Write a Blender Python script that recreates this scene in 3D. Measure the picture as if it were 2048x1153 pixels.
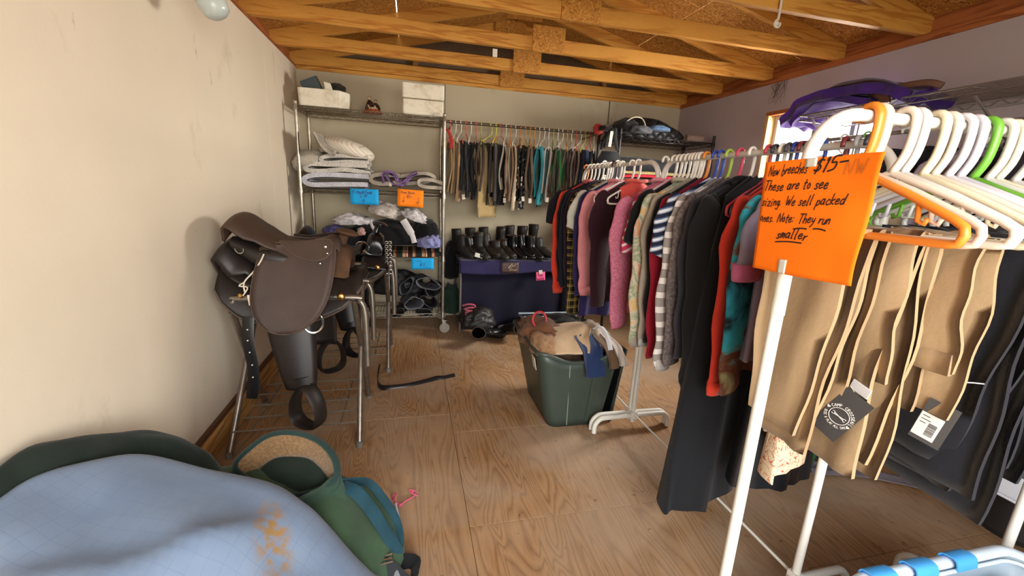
import bpy, math, random
from math import sin, cos, pi, radians, sqrt, atan2, exp
from mathutils import Vector, Matrix, noise
random.seed(7)
SC = bpy.context.scene
for _o in list(bpy.data.objects): bpy.data.objects.remove(_o)
C = SC.collection

# ---------------------------------------------------------------- camera, world, lamps, exposure
CAM_H = 1.33; YAW, PITCH, ROLL, FPX = 0.2399983, 0.2308309, 0.0483899, 846.39
def cam_axes():
    f = Vector((sin(YAW)*cos(PITCH), cos(YAW)*cos(PITCH), -sin(PITCH)))
    r0 = Vector((cos(YAW), -sin(YAW), 0)); u0 = r0.cross(f)
    return cos(ROLL)*r0+sin(ROLL)*u0, -sin(ROLL)*r0+cos(ROLL)*u0, f
CR, CU, CF = cam_axes()
cam = bpy.data.cameras.new('camera'); cob = bpy.data.objects.new('camera', cam); C.objects.link(cob)
cob.matrix_world = Matrix(((CR.x, CU.x, -CF.x, 0), (CR.y, CU.y, -CF.y, 0), (CR.z, CU.z, -CF.z, CAM_H), (0, 0, 0, 1)))
cam.sensor_width = 36; cam.lens = 36*FPX/2048; cam.clip_start = 0.02
SC.camera = cob

w = bpy.data.worlds.new('sky'); SC.world = w; w.use_nodes = True
nt = w.node_tree; nt.nodes.clear()
_o = nt.nodes.new('ShaderNodeOutputWorld'); _b = nt.nodes.new('ShaderNodeBackground')
_tc = nt.nodes.new('ShaderNodeTexCoord'); _sx = nt.nodes.new('ShaderNodeSeparateXYZ'); _cr = nt.nodes.new('ShaderNodeValToRGB')
nt.links.new(_tc.outputs['Generated'], _sx.inputs[0]); nt.links.new(_sx.outputs['Z'], _cr.inputs[0])
_cr.color_ramp.elements[0].position = 0.0; _cr.color_ramp.elements[0].color = (1.0, 0.98, 0.94, 1)
_cr.color_ramp.elements[1].position = 0.6; _cr.color_ramp.elements[1].color = (0.80, 0.90, 1.0, 1)
nt.links.new(_cr.outputs[0], _b.inputs[0]); _b.inputs[1].default_value = 7.0
nt.links.new(_b.outputs[0], _o.inputs[0])

XL, XR, YB, YF, ZC = -0.95, 2.80, 4.30, -0.75, 2.262     # room
WY0, WY1, WZ0, WZ1 = 2.16, 3.07, 1.22, 2.0               # window in the right wall
DX0, DX1, DZ = -0.45, 1.35, 2.1                          # doorway behind the camera
def lamp(name, kind, loc, direction, energy, color=(1, 1, 1), size=(1, 1), portal=False):
    l = bpy.data.lights.new(name, kind); o = bpy.data.objects.new(name, l); C.objects.link(o)
    o.location = loc; o.rotation_euler = Vector(direction).to_track_quat('-Z', 'Y').to_euler()
    l.color = color
    if kind == 'AREA':
        l.shape = 'RECTANGLE'; l.size, l.size_y = size
        if portal: l.cycles.is_portal = True
    l.energy = energy
    return o
lamp('window_portal', 'AREA', (XR+0.12, (WY0+WY1)/2, (WZ0+WZ1)/2), (-1, 0, 0), 1, size=(WZ1-WZ0, WY1-WY0), portal=True).rotation_euler = (0, radians(90), 0)
lamp('doorway_portal', 'AREA', ((DX0+DX1)/2, YF-0.06, DZ/2), (0, 1, 0), 1, size=(DX1-DX0, DZ), portal=True)
lamp('window_daylight', 'AREA', (XR+0.45, 2.6, 1.85), (-1, -0.06, -0.18), 170, (1, 0.95, 0.86), (0.9, 0.7))
lamp('doorway_daylight', 'AREA', (0.55, YF-0.5, 1.6), (-0.1, 1, -0.05), 64, (1, 0.96, 0.90), (1.7, 1.6))
SC.view_settings.view_transform = 'Standard'; SC.view_settings.look = 'None'
SC.view_settings.gamma = 1; SC.view_settings.use_curve_mapping = False
SC.view_settings.exposure = 0.22
SC.cycles.max_bounces = 10; SC.cycles.diffuse_bounces = 6; SC.cycles.sample_clamp_indirect = 6

# ---------------------------------------------------------------- helpers
def at(px, py, x=None, y=None, z=None):
    "a point of the place on the photograph's sight line, at a known world x, y or z"
    d = CR*((px-1024)/FPX)+CU*((576.5-py)/FPX)+CF
    if x is not None: t = x/d.x
    elif y is not None: t = y/d.y
    else: t = (z-CAM_H)/d.z
    return Vector((t*d.x, t*d.y, CAM_H+t*d.z))
def V(*a): return Vector(a)
def lin(h):
    h = h.lstrip('#'); o = []
    for i in (0, 2, 4):
        c = int(h[i:i+2], 16)/255
        o.append(c/12.92 if c <= .04045 else ((c+.055)/1.055)**2.4)
    return (*o, 1)
def wloc(o):
    p = Vector((0, 0, 0))
    while o is not None: p += o.location; o = o.parent
    return p
def tag(o, label=None, cat=None, group=None, kind=None):
    if label: o['label'] = label
    if cat: o['category'] = cat
    if group: o['group'] = group
    if kind: o['kind'] = kind
    return o
def thing(name, label=None, cat=None, loc=(0, 0, 0), group=None, parent=None, kind=None):
    o = bpy.data.objects.new(name, None); C.objects.link(o); o.empty_display_size = .05
    o.location = loc
    if parent: o.parent = parent; o.location = Vector(loc)-wloc(parent)
    return tag(o, label, cat, group, kind)

class MB:
    def __init__(s): s.v = []; s.f = []; s.m = []
    def add(s, vs, fs, mi=0):
        n = len(s.v); s.v += [tuple(p) for p in vs]; s.f += [tuple(i+n for i in q) for q in fs]; s.m += [mi]*len(fs); return s
    def box(s, c, d, rz=0, R=None, mi=0):
        R = R or Matrix.Rotation(rz, 3, 'Z'); c = Vector(c)
        vs = [c+R@Vector((i*d[0]/2, j*d[1]/2, k*d[2]/2)) for k in (-1, 1) for j in (-1, 1) for i in (-1, 1)]
        return s.add(vs, [(0, 2, 3, 1), (4, 5, 7, 6), (0, 1, 5, 4), (2, 6, 7, 3), (0, 4, 6, 2), (1, 3, 7, 5)], mi)
    def b2(s, a, b, mi=0):
        return s.box([(a[i]+b[i])/2 for i in range(3)], [abs(b[i]-a[i]) for i in range(3)], mi=mi)
    def tube(s, pts, r, seg=8, closed=False, cap=True, mi=0, flat=None, up=None):
        "round (or with flat=(a,b) elliptic) tube along points; r a number or a list"
        P = [Vector(p) for p in pts]; n = len(P)
        rr = r if isinstance(r, (list, tuple)) else [r]*n
        vs = []; prev = Vector(up) if up else None
        for i in range(n):
            t = (P[(i+1) % n]-P[i-1]) if closed else (P[min(i+1, n-1)]-P[max(i-1, 0)])
            if t.length < 1e-9: t = Vector((0, 0, 1))
            t.normalize()
            if prev is None:
                prev = Vector((0, 0, 1)) if abs(t.z) < .9 else Vector((1, 0, 0))
            a = prev-t*prev.dot(t)
            if a.length < 1e-6: a = t.orthogonal()
            a.normalize(); b = t.cross(a)
            if not up: prev = a
            fa, fb = flat if flat else (1, 1)
            for k in range(seg):
                q = 2*pi*k/seg
                vs.append(P[i]+a*(rr[i]*fa*cos(q))+b*(rr[i]*fb*sin(q)))
        fs = []
        for i in range(n if closed else n-1):
            j = (i+1) % n
            for k in range(seg):
                k2 = (k+1) % seg
                fs.append((i*seg+k, i*seg+k2, j*seg+k2, j*seg+k))
        if cap and not closed:
            fs.append(tuple(range(seg))[::-1]); fs.append(tuple((n-1)*seg+k for k in range(seg)))
        return s.add(vs, fs, mi)
    def grid(s, fn, nu, nv, cu=False, cv=False, mi=0):
        vs = [fn(i/(nu if cu else nu-1), j/(nv if cv else nv-1)) for i in range(nu) for j in range(nv)]
        fs = []
        for i in range(nu if cu else nu-1):
            for j in range(nv if cv else nv-1):
                i2 = (i+1) % nu; j2 = (j+1) % nv
                fs.append((i*nv+j, i2*nv+j, i2*nv+j2, i*nv+j2))
        return s.add(vs, fs, mi)
    def lathe(s, prof, c=(0, 0, 0), seg=24, R=None, mi=0):
        c = Vector(c); R = R or Matrix.Identity(3)
        s.grid(lambda u, v: c+R@Vector((prof[round(v*(len(prof)-1))][0]*cos(2*pi*u), prof[round(v*(len(prof)-1))][0]*sin(2*pi*u), prof[round(v*(len(prof)-1))][1])), seg, len(prof), cu=True, mi=mi)
        return s
    def prism(s, poly, fn, h, mi=0):
        "poly of (a,b) -> fn(a,b,h) both faces and the rim"
        n = len(poly)
        vs = [fn(a, b, 0) for a, b in poly]+[fn(a, b, h) for a, b in poly]
        fs = [tuple(range(n))[::-1], tuple(range(n, 2*n))]+[(i, (i+1) % n, n+(i+1) % n, n+i) for i in range(n)]
        return s.add(vs, fs, mi)
    def strip(s, path, th, side, length, wob=0, nl=6, mi=0, seed=0, closed_ends=True, taper=None):
        "a thick band: centre line path (3-D points), thickness th, extruded by vector side*length"
        P = [Vector(p) for p in path]; n = len(P); side = Vector(side).normalized()
        nor = []
        for i in range(n):
            t = (P[min(i+1, n-1)]-P[max(i-1, 0)]).normalized(); nor.append(side.cross(t).normalized())
        rng = random.Random(seed)
        ph = [rng.uniform(0, 6.28) for _ in range(4)]
        ring = [(i, +1) for i in range(n)]+[(i, -1) for i in range(n-1, -1, -1)]
        def fn(u, v):
            i, sg = ring[round(v*len(ring)) % len(ring)]
            d = (u-.5)*length
            if taper: d *= taper(i/(n-1))
            wv = wob*(sin(9*u+ph[0]+i*.35)+.6*sin(17*u+ph[1]+i*.21))
            e = 1-.25*(abs(2*u-1)**6)
            return P[i]+side*(d+wob*.8*sin(i*.9+ph[2]))+nor[i]*(sg*th/2*e+wv)
        base = len(s.v)
        s.grid(fn, nl, len(ring), cv=True, mi=mi)
        if closed_ends:
            m = len(ring)
            for row in (0, nl-1):
                o = base+row*m
                for i in range(n-1):
                    q = (o+i, o+i+1, o+m-2-i, o+m-1-i)
                    s.f.append(q if row else q[::-1]); s.m.append(mi)
        return s
    def ico(s, c, r, sub=2, fn=None, mi=0, R=None):
        import bmesh
        bm = bmesh.new(); bmesh.ops.create_icosphere(bm, subdivisions=sub, radius=1)
        c = Vector(c); R = R or Matrix.Identity(3)
        r = r if isinstance(r, (tuple, list)) else (r, r, r)
        vs = []
        for v in bm.verts:
            p = v.co.copy()
            if fn: p = fn(p)
            vs.append(c+R@Vector((p.x*r[0], p.y*r[1], p.z*r[2])))
        s.add(vs, [tuple(v.index for v in f.verts) for f in bm.faces], mi); bm.free(); return s
    def xf(s, R, t=(0, 0, 0), start=0):
        t = Vector(t)
        s.v = s.v[:start]+[tuple(R@Vector(p)+t) for p in s.v[start:]]; return s
    def build(s, name, mat, parent=None, smooth=True, bevel=0, sub=0, label=None, solid=0, kind=None, ang=40):
        me = bpy.data.meshes.new(name); o0 = wloc(parent) if parent else Vector((0, 0, 0))
        if parent is None and s.v:
            xs = list(zip(*s.v)); o0 = Vector(((min(xs[0])+max(xs[0]))/2, (min(xs[1])+max(xs[1]))/2, min(xs[2])))
        me.from_pydata([(p[0]-o0.x, p[1]-o0.y, p[2]-o0.z) for p in s.v], [], s.f)
        for m_ in (mat if isinstance(mat, (list, tuple)) else [mat]): me.materials.append(m_)
        me.polygons.foreach_set('material_index', s.m)
        me.polygons.foreach_set('use_smooth', [bool(smooth)]*len(s.f))
        me.validate(); me.update()
        if smooth and ang < 180:
            try: me.set_sharp_from_angle(angle=radians(ang))
            except Exception: pass
        o = bpy.data.objects.new(name, me); C.objects.link(o)
        if parent:
            o.parent = parent; o.location = (0, 0, 0)
        else: o.location = o0
        if solid:
            q = o.modifiers.new('thickness', 'SOLIDIFY'); q.thickness = solid; q.offset = 0
        if bevel:
            q = o.modifiers.new('bevel', 'BEVEL'); q.width = bevel; q.segments = 2; q.limit_method = 'ANGLE'
        if sub:
            q = o.modifiers.new('subdivision', 'SUBSURF'); q.levels = sub; q.render_levels = sub
        if label: o['label'] = label
        if kind: o['kind'] = kind
        return o
def smooth_path(pts, n=6, closed=False):
    "Catmull-Rom through points"
    P = [Vector(p) for p in pts]; out = []; m = len(P)
    rng = range(m if closed else m-1)
    for i in rng:
        p0 = P[i-1] if (closed or i > 0) else P[0]; p1 = P[i]; p2 = P[(i+1) % m]
        p3 = P[(i+2) % m] if (closed or i+2 < m) else P[-1]
        for k in range(n):
            t = k/n
            out.append(.5*((2*p1)+(p2-p0)*t+(2*p0-5*p1+4*p2-p3)*t*t+(3*p1-p0-3*p2+p3)*t**3))
    if not closed: out.append(P[-1])
    return out
def nz(p, s=1, seed=0): return noise.noise(Vector((p[0]*s+seed*7.13, p[1]*s-seed*3.7, p[2]*s+seed*1.9)))

# ---------------------------------------------------------------- materials
class NT:
    def __init__(s, name):
        s.m = bpy.data.materials.new(name); s.m.use_nodes = True; s.t = s.m.node_tree
        s.b = s.t.nodes['Principled BSDF']; s.out = s.t.nodes['Material Output']
        s.tc = s.t.nodes.new('ShaderNodeTexCoord'); s.co = s.tc.outputs['Object']
    def n(s, t, **k):
        q = s.t.nodes.new('ShaderNode'+t)
        for a, b in k.items(): setattr(q, a, b)
        return q
    def l(s, a, b): s.t.links.new(a, b)
    def mapping(s, scale=(1, 1, 1), rot=(0, 0, 0), src=None, loc=(0, 0, 0)):
        q = s.n('Mapping'); q.inputs['Scale'].default_value = scale; q.inputs['Rotation'].default_value = rot; q.inputs['Location'].default_value = loc
        s.l(src or s.co, q.inputs[0]); return q.outputs[0]
    def noise(s, scale, detail=3, vec=None, rough=.55, dist=0):
        q = s.n('TexNoise'); q.inputs['Scale'].default_value = scale; q.inputs['Detail'].default_value = detail
        q.inputs['Roughness'].default_value = rough; q.inputs['Distortion'].default_value = dist
        s.l(vec or s.co, q.inputs['Vector']); return q.outputs[0]
    def ramp(s, fac, stops, interp='LINEAR'):
        q = s.n('ValToRGB'); r = q.color_ramp; r.interpolation = interp
        while len(r.elements) < len(stops): r.elements.new(.5)
        for e, (p, c) in zip(r.elements, stops):
            e.position = p; e.color = lin(c) if isinstance(c, str) else (c, c, c, 1)
        s.l(fac, q.inputs[0]); return q.outputs[0]
    def mix(s, fac, a, b, mode='MIX'):
        q = s.n('MixRGB', blend_type=mode)
        for i, x in ((0, fac), (1, a), (2, b)):
            if isinstance(x, str): q.inputs[i].default_value = lin(x)
            elif isinstance(x, (int, float)): q.inputs[i].default_value = x if i == 0 else (x, x, x, 1)
            else: s.l(x, q.inputs[i])
        return q.outputs[0]
    def math(s, op, a, b=0.0):
        q = s.n('Math', operation=op)
        for i, x in ((0, a), (1, b)):
            if isinstance(x, (int, float)): q.inputs[i].default_value = x
            else: s.l(x, q.inputs[i])
        return q.outputs[0]
    def bump(s, h, strength=.3, dist=.01):
        q = s.n('Bump'); q.inputs['Strength'].default_value = strength; q.inputs['Distance'].default_value = dist
        s.l(h, q.inputs['Height']); s.l(q.outputs[0], s.b.inputs['Normal']); return s
    def color(s, c):
        if isinstance(c, str): s.b.inputs['Base Color'].default_value = lin(c)
        else: s.l(c, s.b.inputs['Base Color'])
        return s
    def set(s, **k):
        for a, b in k.items(): s.b.inputs[a.replace('_', ' ')].default_value = b
        return s
_mc = {}
def plain(name, col, rough=.6, metal=0, var=.12, vs=8, bs=0, bst=.2, spec=.5):
    "plain material with a little mottling and fine relief"
    if name in _mc: return _mc[name]
    t = NT(name); f = t.noise(vs, 4)
    dark = t.ramp(f, [(.3, 1-var), (.7, 1.0)])
    t.color(t.mix(1.0, col, dark, 'MULTIPLY')).set(Roughness=rough, Metallic=metal, Specular_IOR_Level=spec)
    if bs: t.bump(t.noise(bs, 3), bst, .004)
    _mc[name] = t.m; return t.m
def fabric(col, rough=.9, var=.18, weave=700, name=None):
    name = name or 'fabric_'+col.lstrip('#')
    if name in _mc: return _mc[name]
    t = NT(name)
    f = t.noise(9, 5); g = t.noise(weave, 1)
    c = t.mix(1.0, col, t.ramp(f, [(.3, 1-var), (.7, 1.0)]), 'MULTIPLY')
    c = t.mix(.35, c, t.ramp(g, [(.3, .6), (.7, 1.0)]), 'MULTIPLY')
    t.color(c).set(Roughness=rough, Specular_IOR_Level=.2, Sheen_Weight=.12)
    t.bump(t.noise(60, 4), .25, .004)
    _mc[name] = t.m; return t.m
def fleece(col, name):
    t = NT(name); f = t.noise(130, 3); g = t.noise(10, 3)
    c = t.mix(1.0, col, t.ramp(f, [(.35, .62), (.65, 1.0)]), 'MULTIPLY')
    c = t.mix(1.0, c, t.ramp(g, [(.3, .82), (.7, 1.0)]), 'MULTIPLY')
    t.color(c).set(Roughness=1, Specular_IOR_Level=.1, Sheen_Weight=.2); t.bump(f, .9, .008); return t.m
def stripes(name, cols, period, axis='Z', wobble=.0, rot=(0, 0, 0)):
    t = NT(name); vec = t.mapping(rot=rot)
    sp = t.n('SeparateXYZ'); t.l(vec, sp.inputs[0]); x = sp.outputs[axis]
    if wobble: x = t.math('ADD', x, t.math('MULTIPLY', t.noise(8, 2), wobble))
    f = t.math('FRACT', t.math('MULTIPLY', x, 1/period))
    st = []; p = 0
    for c, wd in cols: st.append((p, c)); p += wd
    c = t.ramp(f, st, 'CONSTANT')
    c = t.mix(.3, c, t.ramp(t.noise(600, 1), [(.3, .6), (.7, 1.0)]), 'MULTIPLY')
    t.color(c).set(Roughness=.9, Specular_IOR_Level=.2); t.bump(t.noise(60, 3), .2, .004); return t.m
def blotch(name, stops, scale=5, dist=2.0, bump=True):
    t = NT(name); c = t.ramp(t.noise(scale, 4, dist=dist), stops)
    c = t.mix(.3, c, t.ramp(t.noise(500, 1), [(.3, .6), (.7, 1.0)]), 'MULTIPLY')
    t.color(c).set(Roughness=.9, Specular_IOR_Level=.2)
    if bump: t.bump(t.noise(60, 3), .2, .004)
    return t.m
def wood(name, light, dark, axis='X', scale=1.0, rough=.6, rings=26, knots=True, detail=True):
    "sawn softwood: grain along axis, contour rings, a few knots"
    t = NT(name)
    sc = {'X': (1.1, 14, 14), 'Y': (14, 1.1, 14), 'Z': (14, 14, 1.1)}[axis]
    vec = t.mapping(tuple(q*scale for q in sc))
    n = t.noise(1.0, 3, vec, dist=.4)
    ring = t.math('FRACT', t.math('MULTIPLY', n, rings/3))
    c = t.ramp(ring, [(0, dark), (.35, light), (.85, light), (1, dark)])
    big = t.noise(2.2*scale, 4)
    c = t.mix(.5, c, t.ramp(big, [(.3, .7), (.7, 1.0)]), 'MULTIPLY')
    if knots:
        v = t.n('TexVoronoi'); v.inputs['Scale'].default_value = 3.2*scale
        t.l(t.mapping(tuple(1.0 if q < 2 else 1.5 for q in sc)), v.inputs['Vector'])
        c = t.mix(t.ramp(v.outputs['Distance'], [(.03, 1.0), (.075, 0.0)]), c, '#5d3413')
    fine = t.noise(160, 2, t.mapping(tuple(q/6 for q in sc)))
    c = t.mix(.35, c, t.ramp(fine, [(.3, .65), (.7, 1.0)]), 'MULTIPLY')
    t.color(c).set(Roughness=rough, Specular_IOR_Level=.3); t.bump(fine, .15, .003); return t.m
def osb(name, a='#c08a3c', b='#7d4c17', c3='#e0b76b'):
    t = NT(name)
    v = t.n('TexVoronoi'); v.inputs['Scale'].default_value = 30; v.inputs['Randomness'].default_value = 1
    wv = t.n('VectorMath', operation='ADD'); nn = t.n('TexNoise'); nn.inputs['Scale'].default_value = 9
    t.l(t.mapping((1, 2.2, 1), (0, 0, .5)), wv.inputs[0]); t.l(t.co, nn.inputs['Vector']); t.l(nn.outputs['Color'], wv.inputs[1])
    t.l(wv.outputs[0], v.inputs['Vector'])
    sep = t.n('SeparateColor'); t.l(v.outputs['Color'], sep.inputs[0])
    col = t.ramp(sep.outputs[0], [(0, b), (.35, a), (.75, a), (1, c3)])
    fine = t.noise(90, 4, dist=1.5)
    col = t.mix(.7, col, t.ramp(fine, [(.3, .55), (.65, 1.0)]), 'MULTIPLY')
    t.color(col).set(Roughness=.7, Specular_IOR_Level=.3); t.bump(v.outputs['Distance'], .3, .004); return t.m
# ---------------------------------------------------------------- surface materials of the room
def m_floor():
    t = NT('plywood_floor')
    rnd = t.n('ObjectInfo')
    off = t.n('CombineXYZ'); t.l(t.math('MULTIPLY', rnd.outputs['Random'], 40), off.inputs[0]); t.l(t.math('MULTIPLY', rnd.outputs['Random'], 17), off.inputs[2])
    av = t.n('VectorMath', operation='ADD'); t.l(t.mapping((6.5, .8, 1)), av.inputs[0]); t.l(off.outputs[0], av.inputs[1])
    n = t.noise(1.0, 2, av.outputs[0], .45, .5)
    ring = t.math('FRACT', t.math('MULTIPLY', n, 24))
    c = t.ramp(ring, [(0, '#7d5630'), (.22, '#9d7246'), (.6, '#a87f53'), (.9, '#93693e'), (1, '#7d5630')])
    fine = t.noise(1.0, 3, t.mapping((240, 10, 1)))
    c = t.mix(.55, c, t.ramp(fine, [(.3, .62), (.65, 1.0)]), 'MULTIPLY')
    dust = t.ramp(t.noise(1.7, 5, dist=.6), [(.36, .06), (.64, .68)])
    c = t.mix(dust, c, '#a5917c')
    spots = t.ramp(t.noise(26, 5), [(.66, 0.0), (.74, .75)])
    c = t.mix(spots, c, '#4e3f30')
    t.color(c).set(Roughness=.62, Specular_IOR_Level=.35); t.bump(t.mix(.5, ring, fine), .18, .003); return t.m
def m_wall(name, col, stain='#8d7a55'):
    t = NT(name)
    big = t.noise(.9, 4); c = t.mix(1.0, col, t.ramp(big, [(.3, .90), (.7, 1.0)]), 'MULTIPLY')
    sm = t.ramp(t.noise(3.1, 6, t.mapping((1, 1, .55)), .62), [(.60, 0.0), (.78, .45)])
    c = t.mix(sm, c, stain)
    sc = t.ramp(t.noise(7, 6, t.mapping((1, 1, .35)), .7), [(.70, 0.0), (.75, .7)])
    c = t.mix(sc, c, '#6d6454')
    v = t.n('TexVoronoi'); v.inputs['Scale'].default_value = 7; t.l(t.co, v.inputs['Vector'])
    c = t.mix(t.ramp(v.outputs['Distance'], [(.012, .8), (.03, 0.0)]), c, '#7d6f58')
    t.color(c).set(Roughness=.75, Specular_IOR_Level=.25)
    t.bump(t.noise(14, 5), .18, .01); return t.m
FLOOR = m_floor(); WALL_L = m_wall('painted_drywall_cream', '#e3d6c0'); WALL_B = m_wall('painted_drywall_back', '#bdb197', '#7d6c4c'); WALL_R = m_wall('painted_drywall_shaded', '#b3a7a8', '#8f8481')  # right wall's mauve-grey base colour has its shade put in
WOODX = wood('truss_lumber', '#d79b46', '#b87528', 'X', rings=14); WOODY = wood('plate_lumber', '#b0693a', '#8a4a22', 'Y', rings=14)
PLANK = wood('baseboard_plank', '#c99a5c', '#9a6a34', 'Y', rings=18)
WOODZ = wood('window_jamb_pine', '#e0b878', '#c6945a', 'Z', rings=12)
OSB = osb('oriented_strand_board', '#c8893a', '#9c611d', '#dcab5c'); OSBD = osb('roof_strand_board', '#bd7f34', '#7d4a18', '#dcae62')
BARE = plain('bare_gable_ply', '#6e5a44', .8, var=.3, vs=5)
TAPE = plain('pale_tape', '#dcd5c6', .5)

# ---------------------------------------------------------------- floor, walls
fl = thing('floor', kind='structure'); MB().b2((XL-.1, YF-.1, -.08), (XR+.1, YB+.1, -.016)).build('subfloor', BARE, fl, smooth=False)
xs = [XL-.02, 0.22, 1.44, XR+.02]; ys = {0: [YF, .62, 2.30, YB], 1: [YF, 1.42, 2.10, YB], 2: [YF, 1.0, 3.0, YB]}
for i in range(3):
    for j in range(3):
        MB().b2((xs[i]+.0008, ys[i][j]+.0008, -.018), (xs[i+1]-.0008, ys[i][j+1]-.0008, 0)).build('plywood_sheet', FLOOR, fl, smooth=False, bevel=.0015)
wl = thing('wall_left', kind='structure')
for a, b in ((YF, .9), (.9, 3.42), (3.42, YB)):
    MB().b2((XL-.1, a+.002, 0), (XL, b-.002, ZC)).build('drywall_panel', WALL_L, wl, smooth=False, bevel=.002)
MB().b2((XL-.12, YF, 0), (XL-.1, YB, ZC)).build('sheathing', BARE, wl, smooth=False)
wb = thing('wall_back', kind='structure')
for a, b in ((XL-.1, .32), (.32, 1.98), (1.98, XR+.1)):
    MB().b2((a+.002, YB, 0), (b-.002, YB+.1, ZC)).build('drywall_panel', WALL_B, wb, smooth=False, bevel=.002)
MB().b2((XL-.1, YB+.1, 0), (XR+.1, YB+.12, ZC)).build('sheathing', BARE, wb, smooth=False)
wr = thing('wall_right', kind='structure')
m = MB(); m.b2((XR, YF, 0), (XR+.1, WY0, ZC)); m.build('drywall_panel', WALL_R, wr, smooth=False)
m = MB(); m.b2((XR, WY1, 0), (XR+.1, YB+.1, ZC)); m.build('drywall_panel', WALL_R, wr, smooth=False)
m = MB(); m.b2((XR, WY0, 0), (XR+.1, WY1, WZ0)); m.build('drywall_panel', WALL_R, wr, smooth=False)
m = MB(); m.b2((XR, WY0, WZ1), (XR+.1, WY1, ZC)); m.build('drywall_panel', WALL_R, wr, smooth=False)
wf = thing('wall_front', kind='structure')
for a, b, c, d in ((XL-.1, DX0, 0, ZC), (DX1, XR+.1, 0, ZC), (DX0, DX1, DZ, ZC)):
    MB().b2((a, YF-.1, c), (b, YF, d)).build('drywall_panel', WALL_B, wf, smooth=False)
MB().b2((XL+.0, YF, 0.0), (XL+.035, YB, .125)).build('baseboard_left', PLANK, None, smooth=False, bevel=.004)['kind'] = 'structure'
MB().b2((XL, YF, .125), (XL+.02, YB, .150)).build('trim_1', plain('dark_trim', '#5d3a22', .6), None, smooth=False, bevel=.003)['kind'] = 'structure'
MB().b2((XR-.012, YF, ZC-.028), (XR+.09, YB, ZC+.012)).build('trim_2', WOODY, None, smooth=False, bevel=.002)['kind'] = 'structure'
MB().b2((XL, YB-.012, ZC-.018), (XR, YB+.09, ZC+.012)).build('trim_3', WOODX, None, smooth=False, bevel=.002)['kind'] = 'structure'
MB().b2((XL-.09, YF, ZC-.005), (XL+.006, YB, ZC+.012)).build('trim_4', WOODY, None, smooth=False, bevel=.002)['kind'] = 'structure'
# grey sealed joint in the back wall
MB().box((1.985, YB-.001, 2.14), (.006, .004, .23)).build('trim_5', plain('dark_joint', '#4b433a', .8), None, smooth=False)['kind'] = 'structure'

# ---------------------------------------------------------------- window in the right wall
wn = thing('window_1', kind='structure', loc=(XR, (WY0+WY1)/2, WZ0))
for c, d in (((XR+.05, WY0-.008, (WZ0+WZ1)/2), (.104, .03, WZ1-WZ0)), ((XR+.05, WY1+.008, (WZ0+WZ1)/2), (.104, .03, WZ1-WZ0))):
    MB().box(c, d).build('jamb', WOODZ, wn, smooth=False, bevel=.003)
MB().box((XR+.05, (WY0+WY1)/2, WZ1+.008), (.104, WY1-WY0+.05, .03)).build('head_jamb', WOODY, wn, smooth=False, bevel=.003)
MB().box((XR+.045, (WY0+WY1)/2, WZ0-.008), (.12, WY1-WY0+.05, .03)).build('window_sill', WOODY, wn, smooth=False, bevel=.003)
WHITEV = plain('white_vinyl', '#d9dcdd', .4, var=.05)
GREYV = plain('grey_vinyl', '#7d8086', .45, var=.05)
fr = MB(); x = XR+.085
fr.b2((x-.02, WY0+.008, WZ0+.008), (x+.02, WY0+.04, WZ1-.008)); fr.b2((x-.02, WY1-.04, WZ0+.008), (x+.02, WY1-.008, WZ1-.008))
fr.b2((x-.02, WY0+.04, WZ0+.008), (x+.02, WY1-.04, WZ0+.04)); fr.b2((x-.02, WY0+.04, WZ1-.04), (x+.02, WY1-.04, WZ1-.008))
fr.build('window_frame', WHITEV, wn, smooth=False, bevel=.002)
for yy in (2.69, 2.40):
    MB().b2((x-.018, yy-.016, WZ0+.04), (x+.018, yy+.016, WZ1-.04)).build('mullion', GREYV, wn, smooth=False, bevel=.002)
MB().b2((x-.006, WY0+.04, 1.745), (x+.006, WY1-.04, 1.757)).build('outdoor_line_bar', GREYV, wn, smooth=False)  # added bar standing in for a thin line outdoors, beyond the panes
def m_glass(name='window_glass', tint='#ffffff', a=.06):
    t = NT(name); tr = t.n('BsdfTransparent'); tr.inputs[0].default_value = lin(tint); gl = t.n('BsdfGlossy'); gl.inputs['Roughness'].default_value = .02
    mx = t.n('MixShader'); mx.inputs[0].default_value = a; t.l(tr.outputs[0], mx.inputs[1]); t.l(gl.outputs[0], mx.inputs[2]); t.l(mx.outputs[0], t.out.inputs['Surface']); return t.m
GLASS = m_glass()
for a, b in ((WY0+.04, 2.384), (2.416, 2.674), (2.706, WY1-.04)):
    MB().b2((x-.003, a, WZ0+.04), (x+.003, b, WZ1-.04)).build('pane', GLASS, wn, smooth=False)
MB().b2((-30, -30, -.6), (40, 40, -.5)).build('ground', plain('dry_ground', '#a89878', .9, var=.3), None, smooth=False)['kind'] = 'structure'

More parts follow.
